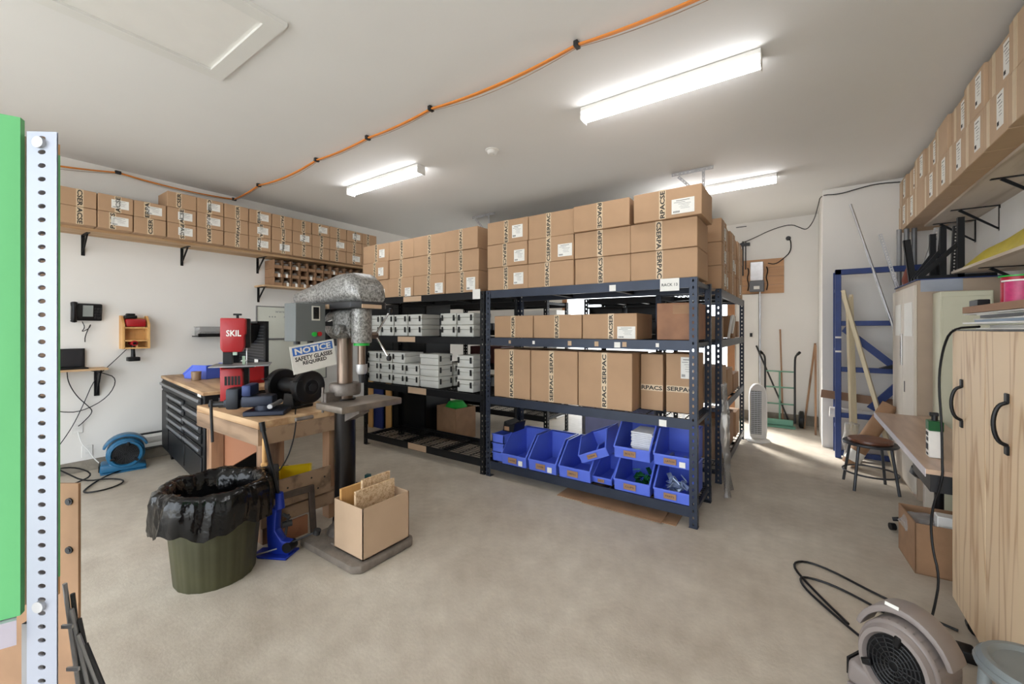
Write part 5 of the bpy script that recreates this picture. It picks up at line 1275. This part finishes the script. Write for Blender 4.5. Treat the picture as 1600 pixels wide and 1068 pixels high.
# grey air mover in the foreground, big
am = air_mover('taupe air mover with round black grille on the floor in the foreground', (.345, 2.18, 0), R(-32), m_taupe, .148, .19); am.scale = (.86, .92, 1.06)
link('logo_plate', plate_mesh('logo_plate', .05, .012, m_paper), am, (-.03, -.058, .372), (R(-20), 0, 0))
o = MB().tube([(.50, 2.42, .05), (.55, 2.62, .01), (.42, 2.78, .01), (.25, 2.92, .01), (.12, 2.98, .01), (.0, 2.97, .01), (.02, 2.85, .01), (.12, 2.70, .01), (.24, 2.52, .02), (.3, 2.42, .04)], .0065, 8, smooth=2).build('power_cord', m_blkplastic); adopt(o, am)
o = MB().tube([(.63, 2.86, .012), (.5, 2.92, .01), (.35, 3.0, .01), (.15, 3.15, .01), (.02, 3.18, .01), (-.04, 3.08, .01), (.05, 2.88, .01), (.2, 2.62, .01)], .0065, 8, smooth=2).build('power_cord', m_blkplastic); adopt(o, am)
o = MB().tube([(.50, 2.25, .1), (.58, 2.05, .06), (.60, 1.85, .01), (.52, 1.6, .01), (.5, 1.4, .01)], .0065, 8, smooth=2).build('power_cord', m_blkplastic); adopt(o, am)
t = thing('power_plug', 'black adapter plug lying under the edge of the plywood cabinet', 'plug', (.61, 2.66, 0)); MB().box(-.03, -.04, 0, .03, .04, .05, bev=.008).build('plug_body', m_blkplastic, t)

# ================================================================== LEFT FOREGROUND SHELF UNIT
A = R(34.8)
def cam_pt(r, d): return (r*math.cos(A)-d*math.sin(A), r*math.sin(A)+d*math.cos(A))
# local frame of the unit: x = image right, y = depth
t = thing('lumber_rack', 'green painted plywood shelf unit with a white slotted post, cut by the left edge', 'shelf unit', (0, 0, 0), A)
mb = MB(); angle_iron(mb, 1.895, .062, .0295, .0085, .0055, .003, 8)
mb.xform(Matrix.Translation((-1.058, .90, 0)) @ Matrix.Rotation(R(3), 4, 'Z')); mb.build('slotted_post', M('white_slotted_steel', s(166, 170, 182), .4, .2, var=.03), t)
MB().prism([(-1.45, .66), (-1.43, .655), (-1.072, .90), (-1.08, .915)], .84, 1.925, 'Z').build('green_side_panel', m_greenpaint, t)
MB().prism([(-1.45, .645), (-1.43, .64), (-1.066, .888), (-1.08, .90)], .785, .838, 'Z').build('steel_shelf_edge', M('lavender_steel', s(196, 190, 204), .35, .4), t)
MB().box(-1.135, .935, .84, -1.05, .95, 1.90).build('inner_board', m_plyZ if False else m_lumberZ, t)
MB().box(-1.048, .935, .86, -1.0335, .944, 1.885).build('outer_board', m_pine, t)
MB().box(-1.0335, .9355, .90, -1.0325, .9435, 1.86).build('green_edge', m_greenpaint, t)
for z in (1.87, .86): MB().cyl((-1.03, .895, z), (-1.03, .905, z), .012).build('bolt', m_galv, t)
mb = MB(); angle_iron(mb, .80, .05, .0295, .0085, .0055, .003, 8); mb.xform(Matrix.Translation((-1.105, .93, 0))); mb.build('slotted_post', m_grey, t)
t = thing('cardboard_sheet', 'brown cardboard sheet with two bolt holes leaning behind the green shelf unit', 'cardboard sheet', (0, 0, 0), A)
MB().prism([(-1.30, 1.28), (-1.29, 1.265), (-1.235, 1.30), (-1.245, 1.315)], 0, .95, 'Z').build('sheet', m_card2, t) if False else MB().box(-1.60, 1.28, .0, -1.345, 1.288, .985).build('sheet', m_card2, t)
for z in (.93, .78): MB().cyl((-1.372, 1.276, z), (-1.372, 1.28, z), .011).cyl((-1.372, 1.274, z), (-1.372, 1.277, z), .006).build('bolt', m_dkgrey, t)
t = thing('bagged_profiles', 'clear bagged bundle of dark metal strips leaning beside the white slotted post', 'metal strips', (0, 0, 0), A)
for k in range(6): MB().tube([(-1.062+.008*k, .98+.01*(k % 2), .86-.03*k), (-1.05+.012*k, 1.0, .60), (-1.03+.014*k, 1.02, .0)], .0045, 6).build('strip', m_dkgrey if k % 2 else m_grey, t)
for k in range(4): MB().box(-1.06+.012*k, .97, .76-.10*k, -1.035+.015*k, .975, .768-.10*k).build('wire_tie', m_galv, t)
